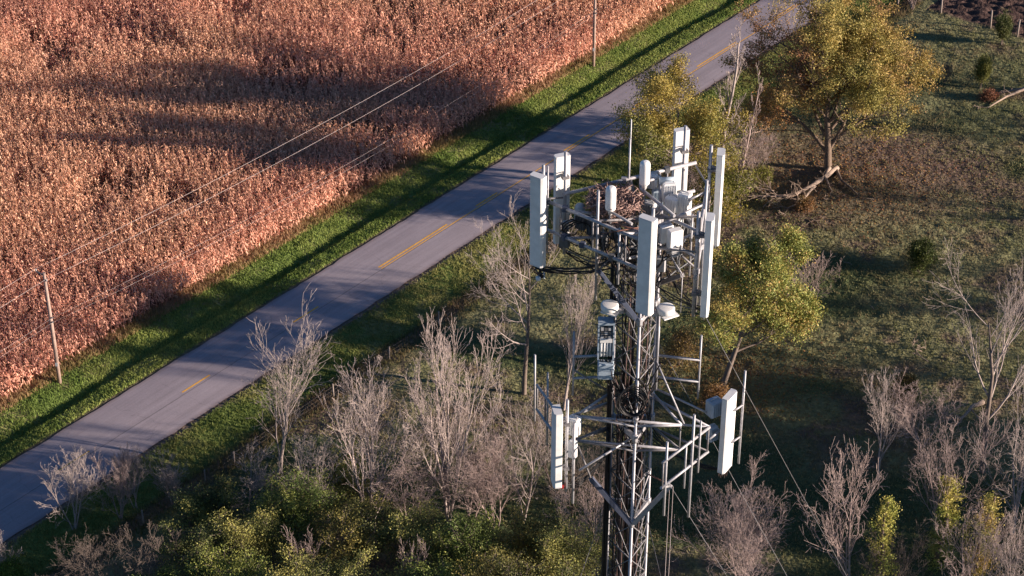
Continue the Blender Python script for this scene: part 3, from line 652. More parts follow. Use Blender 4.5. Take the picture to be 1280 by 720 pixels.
for i, (x, y, h, lab) in enumerate([
    (262, 672, 4.2, 'rounded olive shrub at the left end of the evergreen thicket, by the fence'),
    (378, 690, 6.8, 'tallest bright green shrub, left of the pink bare branches'),
    (318, 712, 5.2, 'dark green shrub between the fence and the tallest green shrub'),
    (430, 640, 4.6, 'small olive shrub at the foot of the second tall bare tree'),
    (448, 722, 5.6, 'yellowish green shrub right of the pink bare branches'),
    (250, 742, 4.8, 'black green shrub low at the left of the thicket'),
    (528, 725, 6.0, 'olive shrub under the tall middle bare tree'),
    (590, 738, 6.4, 'tall olive shrub centre of the bottom thicket'),
    (650, 735, 5.4, 'yellow tinged shrub between the centre shrub and the tower'),
    (702, 752, 6.0, 'dark olive shrub left of the tower legs'),
    (300, 782, 5.6, 'lime green shrub at the bottom edge left of the pink bare branches'),
    (375, 790, 5.6, 'mossy green shrub at the bottom edge under the pink bare branches'),
    (455, 795, 5.6, 'dull green shrub at the bottom edge between two pink bare stems'),
    (545, 792, 5.4, 'shaded green shrub at the bottom edge below the tall middle tree'),
    (630, 795, 5.8, 'brownish green shrub at the bottom edge left of the tower'),
    (700, 800, 5.4, 'dark shrub at the bottom edge touching the tower'),
    (210, 790, 4.2, 'nearly black shrub at the bottom edge near the dark thickets')]):
    cols = EVG if i % 3 != 1 else [(0.09, 0.13, 0.035), (0.17, 0.21, 0.05), (0.27, 0.29, 0.07)]
    if i in (8, 4, 14): cols = [(0.11, 0.12, 0.04), (0.22, 0.20, 0.06), (0.32, 0.26, 0.07)]
    shrub((x, y), h*1.12, lab, 200+i, cols, squash=1.15 if h < 6 else 0.9)
shrub((18, 735), 2.4, 'low bright green bush in the bottom left corner beside the pale shrub', 230, [(0.07, 0.12, 0.02), (0.12, 0.17, 0.03)], name='bush', group=None)
shrub((1146, 336), 3.0, 'round dark juniper bush casting a long shadow on the open pasture', 231, [(0.05, 0.07, 0.02), (0.09, 0.11, 0.025)], spread=1.1, name='juniper_bush', group='conifers on the pasture', per=22, squash=1.0)
shrub((1225, 110), 3.4, 'small yellowish green upright conifer near the tiny dead shrub', 232, [(0.15, 0.16, 0.04), (0.22, 0.20, 0.05)], spread=0.45, name='young_conifer', group='conifers on the pasture', per=18, squash=0.6)
shrub((1252, 55), 3.6, 'small dark upright conifer by the posts at the top right', 233, [(0.07, 0.09, 0.03), (0.13, 0.13, 0.04)], spread=0.45, name='young_conifer', group='conifers on the pasture', per=18, squash=0.6)
shrub((1130, 505), 2.4, 'rust and olive bush on the shaded pasture below the juniper', 234, [(0.20, 0.12, 0.04), (0.12, 0.12, 0.03)], name='bush', group=None)
shrub((955, 232), 1.8, 'small yellow leafed sapling left of the oak roots', 235, [(0.26, 0.22, 0.04), (0.18, 0.18, 0.04)], name='sapling', group=None, per=6, stems=3)
shrub((895, 505), 1.8, 'low rusty bush at the foot of the golden tree', 236, [(0.25, 0.13, 0.05), (0.16, 0.12, 0.04)], name='bush', group=None, per=8, squash=1.6)
shrub((850, 455), 3.4, 'straw coloured bush between the tower and the golden tree', 237, [(0.26, 0.17, 0.06), (0.20, 0.15, 0.05)], name='bush', group=None, per=8, squash=1.2)
shrub((1005, 262), 1.2, 'small red brown sapling lying beside the fallen wood', 238, [(0.25, 0.12, 0.05), (0.16, 0.12, 0.04)], name='sapling', group=None, per=5, stems=3)
shrub((1232, 125), 0.9, 'low reddish weed clump beside the bleached fallen log', 239, [(0.26, 0.11, 0.06), (0.2, 0.1, 0.06)], name='weed_clump', group=None, per=5, stems=4, squash=1.8)

# ivy-clad trunks
def ivy_trunk(bp, h, r0, label, seed, cols, lean=0.05):
    rnd = random.Random(seed); b = B(*bp); t = thing('ivy_covered_trunk', label, 'tree', b, 'ivy covered trunks')
    pts = [Vector((lean*z+0.15*math.sin(z*0.8+seed), 0.1*math.cos(z+seed), z)) for z in np.linspace(-0.2, h, 10)]
    mb = MB().path(pts, list(np.linspace(0.22, 0.07, 10)), 8); mb.build('trunk', M['bark'], t)
    cl = []
    for k in range(620):
        f = rnd.random(); z = f*h; a = rnd.uniform(0, 6.28); nz = float(vnoise(z*0.9+seed*3, a*0.9, 3)); rr = r0*(0.15+1.35*nz)*rnd.uniform(0.3, 1.0)*(1-0.45*f**3)
        if float(vnoise(z*1.4+seed, a*1.1+7, 5)) < 0.43: continue
        i = min(int(f*9), 8); p = pts[i]; cl.append((p.x+rr*math.cos(a), p.y+rr*math.sin(a), z))
    V, Q_, C = leaf_cloud(cl, 14, 0.15, 0.068, cols, seed, 0.8)
    obj('ivy', np_mesh('ivy', V, Q_, color=C), M['leaf'], t)
YI = [(0.44, 0.38, 0.10), (0.34, 0.35, 0.08), (0.18, 0.23, 0.05)]
ivy_trunk((1086, 765), 9.6, 1.3, 'trunk wrapped in bright yellow green ivy, leftmost of the ivy columns', 61, YI)
ivy_trunk((1172, 700), 7.2, 1.15, 'shorter yellow ivy column under the bare tree at right', 62, YI, 0.02)
ivy_trunk((1208, 748), 9.0, 1.35, 'tall golden ivy column, rightmost of the ivy columns', 63, [(0.48, 0.34, 0.10), (0.42, 0.34, 0.10), (0.28, 0.28, 0.07)], 0.08)

# trees standing outside the picture to the right: they throw the long shade over the pasture
off = [(72, 97, 13), (78, 104, 14), (74, 111, 13.5), (84, 111, 15), (80, 118, 14), (88, 119, 15), (77, 91, 13), (86, 101, 14), (70, 116, 12)]
for i, (x, y, h) in enumerate(off):
    if i == 0:
        src = leafy_tree(None, h, 'dense dark evergreen tree standing beyond the right side of the pasture', 71, EVG, P=dict(kids=[16, 9, 6, 0], t0=[0.08, 0.2, 0.2, 0]), per=10, rad=0.4, size=0.16, m='dark_bark', name='evergreen_tree', loc=(x, y, gzf(x, y)), group='evergreens beyond the right side of the picture'); src_h = h
    else:
        c = src.copy(); COL.objects.link(c); c.location = (x, y, gzf(x, y)); c.rotation_euler = (0, 0, i*1.7); c.scale = (h/src_h,)*3
        for ch in src.children:
            d = ch.copy(); COL.objects.link(d); d.parent = c
            for g2 in ch.children:
                e = g2.copy(); COL.objects.link(e); e.parent = d
src = None
for i, (x, y, h) in enumerate([(72, 131, 13), (78, 139, 13), (66, 146, 11), (70, 158, 12), (72, 172, 12), (66, 182, 10)]):
    if src is None:
        src = bare_tree(None, h, 'bare tree standing beyond the right side of the pasture', 72, P=dict(kids=[12, 8, 6, 3, 0], rmin=0.016), loc=(x, y, gzf(x, y)), group='bare trees beyond the right side of the picture'); src_h = h
    else:
        c = src.copy(); COL.objects.link(c); c.location = (x, y, gzf(x, y)); c.rotation_euler = (0, 0, i*1.7); c.scale = (h/src_h,)*3
        for ch in src.children:
            d = ch.copy(); COL.objects.link(d); d.parent = c

# ------------------------------------------------------------------ dead wood
def log(name, label, pts, radii, seed, twigs=8, tl=1.6, cat='log', m='deadwood', group=None):
    P = [Vector(B(x, y)) + Vector((0, 0, lift)) for x, y, lift in pts]; o = P[0].copy()
    t = thing(name, label, cat, tuple(o), group)
    # densify
    Q2 = []; R2 = []
    rnd = random.Random(seed)
    for i in range(len(P)-1):
        for k in range(4):
            f = k/4; Q2.append(P[i].lerp(P[i+1], f)-o+Vector((rnd.gauss(0, .04), rnd.gauss(0, .04), rnd.gauss(0, .02)))); R2.append(radii[i]+(radii[i+1]-radii[i])*f)
    Q2.append(P[-1]-o); R2.append(radii[-1])
    MB().path(Q2, R2, 8).build('trunk', M[m], t)
    g = Grower(seed); PT = dict(BARE, levels=2, steps=[4, 3, 3], kids=[4, 3, 0], up=[0.0, 0.02, 0.02], wob=[0.16, 0.2, 0.2], rmin=0.015)
    for k in range(twigs):
        i = rnd.randint(len(Q2)//3, len(Q2)-1); d = (Q2[i]-Q2[i-1]).normalized(); sd = perp(d, rnd); sd.z = abs(sd.z)*0.4
        g.grow(Q2[i].copy(), (d*0.8+sd).normalized(), tl*rnd.uniform(0.5, 1.2), R2[i]*0.5, 0, PT)
    if g.paths: obj('branches', paths_mesh('branches', g.paths, lambda l: 4), M[m], t)
    return t
log('fallen_limb', 'long bleached fallen limb running left from the oak roots', [(1046, 214, 0.35), (1022, 232, 0.35), (990, 248, 0.3), (955, 250, 0.35), (915, 246, 0.3)], [0.24, 0.2, 0.16, 0.10, 0.04], 91, 14, 3.0)
log('fallen_limb', 'dark root like limb curving down right below the oak', [(1045, 214, 0.3), (1052, 228, 0.2), (1072, 244, 0.1)], [0.18, 0.12, 0.05], 92, 3, 1.0, m='bark')
log('fallen_limb', 'shorter bleached limb crossing under the long one', [(1018, 236, 0.3), (1000, 256, 0.25), (985, 262, 0.2)], [0.13, 0.09, 0.04], 93, 6, 1.6)
log('fallen_limb', 'thin dark forked limb on the grass below the oak roots', [(1012, 275, 0.1), (1020, 278, 0.15), (1025, 284, 0.1)], [0.07, 0.06, 0.03], 94, 3, 1.5, m='bark')
log('fallen_limb', 'small dark stick beside the forked limb', [(1045, 272, 0.1), (1060, 276, 0.12)], [0.05, 0.03], 95, 2, 1.0, m='bark')
log('fallen_log', 'bleached fallen log at the right edge, upper of two', [(1290, 112, 0.4), (1262, 118, 0.3), (1238, 120, 0.15)], [0.16, 0.13, 0.06], 96, 3, 1.0)
log('fallen_log', 'bleached fallen log at the right edge, lower of two', [(1290, 114, 0.6), (1258, 124, 0.3), (1234, 136, 0.1)], [0.17, 0.12, 0.05], 97, 3, 1.0)
log('dead_branch', 'pale dead branch in the shade by the poplar', [(952, 165, 0.2), (938, 172, 0.4), (924, 178, 0.2)], [0.06, 0.05, 0.03], 98, 5, 1.0)
log('dead_branch', 'pale twiggy dead branch on the shaded pasture left of the forked tree', [(1160, 455, 0.2), (1148, 448, 0.4), (1140, 440, 0.5)], [0.05, 0.04, 0.02], 99, 5, 1.0)
log('fallen_log', 'broken pale log beside the dark trunk of the forked tree', [(1228, 508, 0.4), (1212, 516, 0.5), (1200, 530, 0.2)], [0.2, 0.15, 0.08], 100, 4, 1.6)
log('fallen_limb', 'bleached upturned root fanning out at the foot of the oak, left side', [(1036, 216, 0.5), (1030, 226, 0.4), (1040, 240, 0.1)], [0.2, 0.12, 0.04], 111, 4, 1.2)
log('fallen_limb', 'grey broken limb with many twigs, far left end of the fallen wood', [(968, 244, 0.4), (940, 240, 0.5), (905, 252, 0.4)], [0.1, 0.07, 0.03], 112, 12, 2.2)
log('fallen_limb', 'short dark stump like limb between the bleached limbs', [(1002, 240, 0.3), (1006, 252, 0.3), (998, 264, 0.1)], [0.15, 0.12, 0.06], 113, 3, 0.9, m='bark')
# loose sticks (individually placed)
STICK = ['right of the oak crown', 'below the two young conifers', 'between the oak and the juniper bush', 'right of the oak roots', 'up left of the juniper bush', 'below the bleached fallen logs', 'left of the juniper shadow', 'in the shaded grass below the juniper shadow', 'near the right edge above the forked tree']
rnd = random.Random(3)
for i, (x, y) in enumerate([(1100, 165), (1130, 140), (1180, 215), (1085, 250), (1150, 265), (1210, 190), (1060, 330), (1090, 385), (1240, 250)]):
    b = B(x, y); a = rnd.uniform(0, 3.1); L = rnd.uniform(0.5, 1.2)
    mb = MB().path([(-L/2*math.cos(a), -L/2*math.sin(a), 0.05), (0, 0.05, 0.12), (L/2*math.cos(a), L/2*math.sin(a), 0.06)], [0.02, 0.03, 0.015], 5)
    o = mb.build('stick', M['deadwood']); o.location = b
    tag(o, 'small pale stick lying loose on the pasture, '+STICK[i], 'stick', 'loose sticks on the pasture')

# ------------------------------------------------------------------ poles, wires, fences
def utility_pole(s, n, label):
    x, y = road_xy(s, n); z = gzf(x, y); t = thing('utility_pole', label, 'pole', (x, y, z), 'utility poles along the corn')
    MB().path([(0, 0, -0.3), (0.02, 0, 5), (0, 0, 10.35)], [0.17, 0.15, 0.115], 10).build('shaft', M['pole'], t)
    mb = MB(); a = RA+math.pi/2; c, s2 = math.cos(a), math.sin(a)
    mb.box((c*0.45, s2*0.45, 10.1), (1.0, 0.09, 0.1), a); mb.build('crossarm', M['darkgrey'], t)
    for d, zz in ((0.95, 10.17), (-0.2, 9.7)):
        MB().lathe((c*d, s2*d, zz), [(0.03, -0.06), (0.06, 0.0), (0.05, 0.05), (0.065, 0.09), (0.03, 0.16)], 10).build('insulator', M['ceramic'], t)
    for zz in (6.3, 5.9):
        MB().box((c*-0.18, s2*-0.18, zz), (0.16, 0.1, 0.12), a).build('clamp', M['darkgrey'], t)
    MB().box((0.0, -0.17, 1.9), (0.2, 0.03, 0.32)).build('marker_plate', M['grey'], t)
    MB().path([(c*0.17, s2*0.17, 0.0), (c*0.15, s2*0.15, 5.8)], 0.02, 6).build('conduit', M['darkgrey'], t)
    return x, y, z
POLES = [(-55.2, 11.8, 'wooden utility pole standing beyond the left side of the picture'), (14.3, 11.75, 'reddish wooden utility pole at left by the corn edge, its top and arm in view'), (83.8, 11.6, 'utility pole by the corn at the top, its top out of view')]
pp = [utility_pole(*q) for q in POLES]
a = RA+math.pi/2; c_, s_2 = math.cos(a), math.sin(a)
names = [(0.95, 10.33, 1.0, 'upper'), (-0.2, 9.87, 1.1, 'second'), (-0.25, 6.3, 1.3, 'third'), (-0.25, 5.9, 1.5, 'lowest')]
for d, zz, sag, nm in names:
    for k in range(2):
        A = Vector((pp[k][0]+c_*d, pp[k][1]+s_2*d, pp[k][2]+zz)); Bv = Vector((pp[k+1][0]+c_*d, pp[k+1][1]+s_2*d, pp[k+1][2]+zz))
        pts = [A.lerp(Bv, f)-Vector((0, 0, 4*sag*f*(1-f))) for f in np.linspace(0, 1, 25)]
        o = MB().path([p-A for p in pts], 0.012 if zz > 9 else 0.007, 5).build('power_line', M['wire']); o.location = A
        tag(o, '%s thin overhead wire %s the left utility pole' % (nm, 'leaving the picture left of' if k == 0 else 'running over the corn up and right from'), 'wire', 'overhead wires above the corn')

def fence_run(label, pts, h, group, spacing_wires=(0.35, 0.7, 1.05), post_r=0.055, mname='post', brace=False):
    b0 = pts[0]; t = thing('wire_fence', label, 'fence', b0, group)
    tops = []
    for i, p in enumerate(pts):
        q = (p[0]-b0[0], p[1]-b0[1], p[2]-b0[2]); hh = h*(1+0.12*math.sin(i*2.3)); tl = 0.04*math.sin(i*1.7)
        MB().path([(q[0], q[1], q[2]-0.2), (q[0]+tl*hh, q[1], q[2]+hh)], [post_r*1.1, post_r], 6).build('post', M[mname], t)
    for wz in spacing_wires:
        mb = MB(); P = []
        for i in range(len(pts)):
            q = Vector((pts[i][0]-b0[0], pts[i][1]-b0[1], pts[i][2]-b0[2]+wz)); P.append(q)
        mb.path(P, 0.0035, 4).build('wire', M['fwire'], t)
fp = []
for s in (-9, -4.2, 1.0, 6.5, 12.6, 15.6, 21, 26.5, 33, 39.1, 45.6, 52, 58.5, 65): x, y = road_xy(s, -6.35); fp.append((x, y, gzf(x, y)))
fence_run('old wire fence on thin wooden posts along the right of the road', fp, 1.35, None)
q0 = PLOUGH_A; q1 = PLOUGH_B; fp = []
for f in (-0.15, 0.08, 0.38, 0.72, 0.9, 1.1): x = q0[0]+(q1[0]-q0[0])*f; y = q0[1]+(q1[1]-q0[1])*f; fp.append((x, y, gzf(x, y)))
fence_run('post and wire fence along the ploughed field at the top right', fp, 1.9, None, (0.5, 0.95, 1.4), 0.09)

# ------------------------------------------------------------------ the antenna tower
TX, TY = 2.46, 34.7
tower = thing('antenna_tower', 'tall guyed steel lattice mast crowned with white panel antennas and cables', 'tower', (TX, TY, 0))
def part(mb, name, m, parent=None): return mb.build(name, M[m], parent or tower, origin=(TX, TY, 0))
LEG = {'f': (TX+0.02, TY-0.46), 'l': (TX-0.42, TY+0.24), 'r': (TX+0.40, TY+0.24)}
ZT = 77.6
for k, (x, y) in LEG.items():
    mb = MB().path([(x, y, 0), (x, y, ZT)], 0.032, 10)
    for z in np.arange(6, ZT, 6.1): mb.lathe((x, y, z-0.02), [(0.06, 0), (0.06, 0.04)], 10)
    part(mb, 'tower_leg', 'galv')
pairs = [('l', 'f'), ('f', 'r'), ('l', 'r')]
for a_, b_ in pairs:
    mb = MB(); A = LEG[a_]; Bq = LEG[b_]; z = 0.4; bay = 0.92
    while z < ZT-0.2:
        z1 = min(z+bay, ZT-0.05)
        mb.tube((A[0], A[1], z), (Bq[0], Bq[1], z), 0.016, 6)
        mb.tube((A[0], A[1], z), (Bq[0], Bq[1], z1), 0.011, 5); mb.tube((A[0], A[1], z1), (Bq[0], Bq[1], z), 0.011, 5)
        mx, my, mz = (A[0]+Bq[0])/2, (A[1]+Bq[1])/2, z
        mb.tube((mx, my, mz), (A[0], A[1], (z+z1)/2), 0.007, 4); mb.tube((mx, my, mz), (Bq[0], Bq[1], (z+z1)/2), 0.007, 4)
        z = z1
    part(mb, 'lattice_bracing', 'galv_dull')
# climbing ladder on the inside right
mb = MB(); lx0, ly0 = TX+0.12, TY+0.16
for dx in (-0.16, 0.16): mb.tube((lx0+dx, ly0, 1), (lx0+dx, ly0, 77.2), 0.015, 6)
for z in np.arange(1.2, 77.1, 0.3): mb.tube((lx0-0.16, ly0, z), (lx0+0.16, ly0, z), 0.009, 5)
part(mb, 'ladder', 'galv_dull')
# cable runs
rnd = random.Random(17)
for i in range(20):     # brown and black feeders inside the mast
    x = TX-0.31+0.026*i+rnd.uniform(-0.01, 0.01); y = TY+rnd.uniform(-0.08, 0.12); top = rnd.uniform(76.0, 77.3) if i % 3 else rnd.uniform(72.5, 74)
    pts = [(x+0.02*math.sin(z*1.7+i), y+0.02*math.cos(z*1.3+i), z) for z in np.arange(1, top, 0.6)]
    part(MB().path(pts, rnd.uniform(0.012, 0.022), 6), 'feeder_cable', 'brown' if i % 2 else 'black')
for i in range(12):      # black bundle strapped outside the left leg
    x = LEG['l'][0]-0.05-0.035*(i % 3)+0.02; y = LEG['l'][1]-0.05-0.04*(i//3)
    top = 73.0 if i > 6 else 76.8
    pts = [(x+0.008*math.sin(z*1.1+i*2), y, z) for z in np.arange(1, top, 0.7)]
    part(MB().path(pts, 0.02, 6), 'feeder_cable', 'black')
# cable coil in front
cw = W(790, 494, 73.6)
mb = MB()
for j in range(6):
    r0 = 0.19+0.026*j; cy = TY-0.50-0.02*j
    pts = [(TX-0.06+(r0+0.02*math.sin(3*t+j*2))*math.cos(t), cy+0.02*math.sin(2*t+j), 73.45+0.03*j+(r0*1.15)*math.sin(t)) for t in np.linspace(0, 6.283, 28)]
    mb.path(pts, 0.013, 6, caps=False)
part(mb, 'cable_coil', 'black')
def droop(a, b, sag, r=0.014, m='black', name='jumper_cable', par=None, n=12, jit=0.05):
    a = Vector(a); b = Vector(b)
    pts = [a.lerp(b, f)+Vector((rnd.gauss(0, jit*0.3)*(0 < f < 1), rnd.gauss(0, jit*0.3)*(0 < f < 1), -4*sag*f*(1-f))) for f in np.linspace(0, 1, n)]
    return part(MB().path(pts, r, 6), name, m, par)
# collars
def collar(z):
    mb = MB()
    ks = list(LEG.values())
    for i in range(3):
        p, q = ks[i], ks[(i+1) % 3]
        mb.box(((p[0]+q[0])/2, (p[1]+q[1])/2, z), (math.dist(p, q)+0.12, 0.06, 0.12), math.atan2(q[1]-p[1], q[0]-p[0]))
    for p in ks: mb.lathe((p[0], p[1], z-0.1), [(0.06, 0), (0.06, 0.2)], 8)
    part(mb, 'collar', 'galv')
for z in (75.45, 77.35, 70.4, 72.6): collar(z)

# ---- parts used on both antenna platforms
def panel_antenna(top, yaw, ztop, w=0.30, d=0.16, h=2.0, pole=None, plen=2.3, m='white', tilt=0.0, label=None, boff=0.0):
    """top: (x, y) of the body's centre; yaw: azimuth (rad) the face points to"""
    x, y = top; zc = ztop-h/2
    body = MB(); mtx = Matrix.Translation((x, y, 0)) @ Matrix.Rotation(yaw+math.pi/2, 4, 'Z')   # local -Y = face direction
    b = 0.035
    out_ = [(-w/2+b, -d/2), (w/2-b, -d/2), (w/2, -d/2+b), (w/2, d/2-0.01), (w/2-0.01, d/2), (-w/2+0.01, d/2), (-w/2, d/2-0.01), (-w/2, -d/2+b)]
    body.prism(out_, zc-h/2+0.02, zc+h/2-0.02, mtx)
    o = part(body, 'panel_antenna', m); 
    if label: o['label'] = label
    inn = [(px*0.985, py*0.97) for px, py in out_]
    cap = MB().prism([(px*1.012, py*1.015) for px, py in out_], zc+h/2-0.035, zc+h/2, mtx); part(cap, 'end_cap', 'white2', o)
    cap = MB().prism([(px*1.012, py*1.015) for px, py in out_], zc-h/2, zc-h/2+0.035, mtx); part(cap, 'end_cap', 'white2', o)
    con = MB()
    for i in range(4):
        q = mtx @ Vector((-w*0.3+w*0.2*i, 0.01, 0)); con.tube((q.x, q.y, zc-h/2-0.09), (q.x, q.y, zc-h/2), 0.016, 6)
    part(con, 'connectors', 'darkgrey', o)
    if pole is not None:
        off = mtx @ Vector((0, d/2+pole, 0)); pz = zc+boff
        part(MB().path([(off.x, off.y, pz-plen/2), (off.x, off.y, pz+plen/2)], 0.032, 10), 'mounting_pole', 'galv', o)
        for s in (-1, 1):
            bz = zc+s*h*0.30; q = mtx @ Vector((0, d/2+pole/2, 0)); br = MB()
            br.box((q.x, q.y, bz), (0.09, pole+0.04, 0.05), yaw+math.pi/2); br.box((q.x, q.y, bz+0.07), (0.05, pole, 0.02), yaw+math.pi/2, 0.25)
            br.box((off.x, off.y, bz), (0.14, 0.10, 0.06), yaw+math.pi/2)
            part(br, 'bracket', 'galv_dull', o)
    return o
def rru(c, yaw, dims=(0.28, 0.18, 0.42), m='white2', fins=True, name='radio_unit', label=None):
    c = Vector(c); mb = MB().box(c, dims, yaw, 0, 0.018); o = part(mb, name, m)
    if label: o['label'] = label
    if fins:
        f = MB(); w_, d_, h_ = dims; mt = Matrix.Translation(c) @ Matrix.Rotation(yaw, 4, 'Z'); k = max(4, int(w_/0.045))
        for i in range(k):
            q = mt @ Vector((-w_*0.42+w_*0.84*i/(k-1), -d_/2-0.012, 0)); f.box(q, (0.010, 0.03, h_*0.82), yaw)
        part(f, 'cooling_fins', m, o)
        hd = MB(); q = mt @ Vector((-w_*0.3, 0, h_/2+0.03)); q2 = mt @ Vector((w_*0.3, 0, h_/2+0.03))
        hd.path([mt @ Vector((-w_*0.3, 0, h_/2)), q, q2, mt @ Vector((w_*0.3, 0, h_/2))], 0.012, 6); part(hd, 'handle', 'grey', o)
        cn = MB()
        for i in range(3):
            q = mt @ Vector((-w_*0.28+w_*0.28*i, 0, -h_/2)); cn.tube(q, q+Vector((0, 0, -0.07)), 0.014, 6)
        part(cn, 'connectors', 'darkgrey', o)
    return o
def rail(p, q, r=0.036, name='frame_rail', m='galv'):
    return part(MB().tube(p, q, r, 10), name, m)
def vpipe(px, py_ref, z_ref, z0, z1, r=0.028, m='galv', name='mounting_pole', lab=None):
    x, y, _ = W(px, py_ref, z_ref)
    o = part(MB().path([(x, y, z0), (x, y, z1)], r, 8), name, m); return (x, y)

# ---- upper platform: three sector frames
ZU, ZL = 77.8, 77.16
FR = math.radians
FLu = (W(670, 245.5, ZU), W(815, 306, ZU)); BKu = (W(704, 243, ZU), W(870, 203.5, ZU)); RTu = (W(885, 229, ZU), W(871, 311, ZU))
for seg in (FLu, BKu, RTu):
    rail(seg[0], seg[1]); lo = [Vector((p[0], p[1], ZL)) for p in seg]; rail(lo[0], lo[1])
    for f in (0.22, 0.5, 0.78):
        p = Vector(seg[0]).lerp(Vector(seg[1]), f); part(MB().tube((p.x, p.y, ZL), (p.x, p.y, ZU), 0.02, 8), 'frame_post', 'galv_dull')
def midp(seg, f=0.5): return Vector(seg[0]).lerp(Vector(seg[1]), f)
# stand-off arms and diagonals
for seg, legs_ in ((FLu, ('l', 'f')), (BKu, ('l', 'r')), (RTu, ('f', 'r'))):
    for f, lg in ((0.28, legs_[0]), (0.72, legs_[1])):
        p = midp(seg, f)
        part(MB().tube((LEG[lg][0], LEG[lg][1], 77.45), (p.x, p.y, ZU-0.05), 0.032, 8), 'standoff_arm', 'galv')
        part(MB().tube((LEG[lg][0], LEG[lg][1], 76.95), (p.x, p.y, ZL), 0.03, 8), 'standoff_arm', 'galv')
    p = midp(seg, 0.5); part(MB().tube((TX, TY, 77.5), (p.x, p.y, ZU-0.02), 0.028, 8), 'standoff_arm', 'galv_dull')
# corner tie pipes
for a_, b_ in ((FLu[1], RTu[1]), (RTu[0], BKu[1]), (BKu[0], FLu[0])):
    A = Vector(a_); Bv = Vector(b_); A.z = Bv.z = ZU-0.07; part(MB().tube(A, Bv, 0.02, 8), 'tie_pipe', 'galv_dull')
# kicker beams down to the collar
p = W(748, 338, 76.75); part(MB().box(tuple((Vector(p)+Vector((LEG['f'][0]-0.02, LEG['f'][1], 75.45)))/2), (0.09, 0.09, (Vector(p)-Vector((LEG['f'][0], LEG['f'][1], 75.45))).length)), 'spacer', 'galv') if False else None
def beam(a_, b_, wd=0.07, m='galv_dull', name='kicker_beam'):
    a_ = Vector(a_); b_ = Vector(b_); d = (b_-a_); L = d.length; d.normalize(); u = d.cross(Vector((0, 0, 1))).normalized()*wd/2; v = d.cross(u).normalized()*wd/2
    mb = MB(); mb._add([a_-u-v, a_+u-v, a_+u+v, a_-u+v, b_-u-v, b_+u-v, b_+u+v, b_-u+v], [(3, 2, 1, 0), (4, 5, 6, 7), (0, 1, 5, 4), (1, 2, 6, 5), (2, 3, 7, 6), (3, 0, 4, 7)])
    return part(mb, name, m)
beam(W(748, 338, 76.75), (LEG['f'][0]-0.05, LEG['f'][1], 75.5), 0.08, 'shade_steel')
beam(W(853, 344, 76.75), (LEG['r'][0]+0.02, LEG['r'][1]-0.05, 75.9), 0.08)
beam((midp(BKu).x, midp(BKu).y, ZL-0.1), (TX, LEG['l'][1], 75.5), 0.07)
p = W(748, 338, 76.75); part(MB().tube(p, (midp(FLu, .53).x, midp(FLu, .53).y, ZL), 0.02), 'tie_pipe', 'galv_dull')
part(MB().tube(W(748, 338, 76.75), (LEG['l'][0], LEG['l'][1], 76.6), 0.018), 'tie_pipe', 'galv_dull')
part(MB().tube(W(853, 344, 76.75), (LEG['r'][0], LEG['r'][1], 76.9), 0.018), 'tie_pipe', 'galv')
p = W(853, 344, 76.75); part(MB().tube(p, (p[0], p[1], 75.9), 0.01, 6), 'tie_rod', 'galv')

ZP = 78.48
A1 = W(672.5, 219, ZP); panel_antenna(A1[:2], FR(235), ZP, pole=0.10, label='white panel antenna shaded blue grey, leftmost on the upper platform')
A2 = W(702.5, 193.5, ZP); panel_antenna(A2[:2], FR(110), ZP, pole=0.12, h=1.95, w=0.30, d=0.14, label='white panel antenna with its pole facing us, second from left on the upper platform')
A3 = W(810, 272, ZP); panel_antenna(A3[:2], FR(235), ZP, pole=0.10, h=2.08, w=0.33, label='big white panel antenna nearest to us in the middle of the upper platform')
A4 = W(852, 161.5, ZP); panel_antenna(A4[:2], FR(108), ZP, pole=0.12, h=1.95, d=0.14, label='highest looking white panel antenna at the back right of the upper platform')
A5 = W(901.5, 189.5, ZP); panel_antenna(A5[:2], FR(352), ZP, pole=0.12, h=2.05, d=0.15, label='slim edge-on white panel antenna, rightmost on the upper platform')
A6 = W(888, 271, ZP); panel_antenna(A6[:2], FR(350), ZP, pole=0.14, h=2.12, d=0.15, label='edge-on white panel antenna in front of the rightmost one')
# plain pipes
vpipe(747, 275, ZU, 76.0, 78.45, 0.026)
vpipe(774.5, 288, ZU, 76.6, 77.85, 0.022)
vpipe(786, 224, ZU, 77.0, 78.7, 0.02)
vpipe(684.5, 250, ZU, 76.6, 78.55, 0.018)
vpipe(881.5, 262, ZU, 75.6, 78.45, 0.03); vpipe(874.5, 300, ZU, 76.2, 78.3, 0.024, 'galv_dull'); vpipe(866, 262, ZU, 76.3, 77.7, 0.02)
x, y, _ = W(787, 214, ZU); part(MB().tube((x, y, 78.2), (x, y, 78.95), 0.012, 6), 'whip_antenna', 'white2')
# radomes
def radome(px, py, z, label=None):
    x, y, _ = W(px, py, z)
    o = part(MB().lathe((x, y, z), [(0.04, -0.12), (0.06, -0.04), (0.098, 0.0), (0.102, 0.04), (0.102, 0.40), (0.095, 0.45), (0.075, 0.475), (0.03, 0.485)], 24), 'radome', 'white'); 
    if label: o['label'] = label
    part(MB().tube((x, y, z-0.5), (x, y, z-0.1), 0.025), 'mounting_pole', 'galv', o)
radome(805.5, 229, 77.95, 'white round topped canister antenna behind the nest'); radome(763, 261, 77.85, 'white round topped canister antenna in front of the nest')
x, y, _ = W(725, 262, 77.5); o = part(MB().lathe((x, y, 77.25), [(0.09, 0), (0.105, 0.02), (0.105, 0.30), (0.08, 0.36), (0.02, 0.38)], 18), 'radome', 'blue')
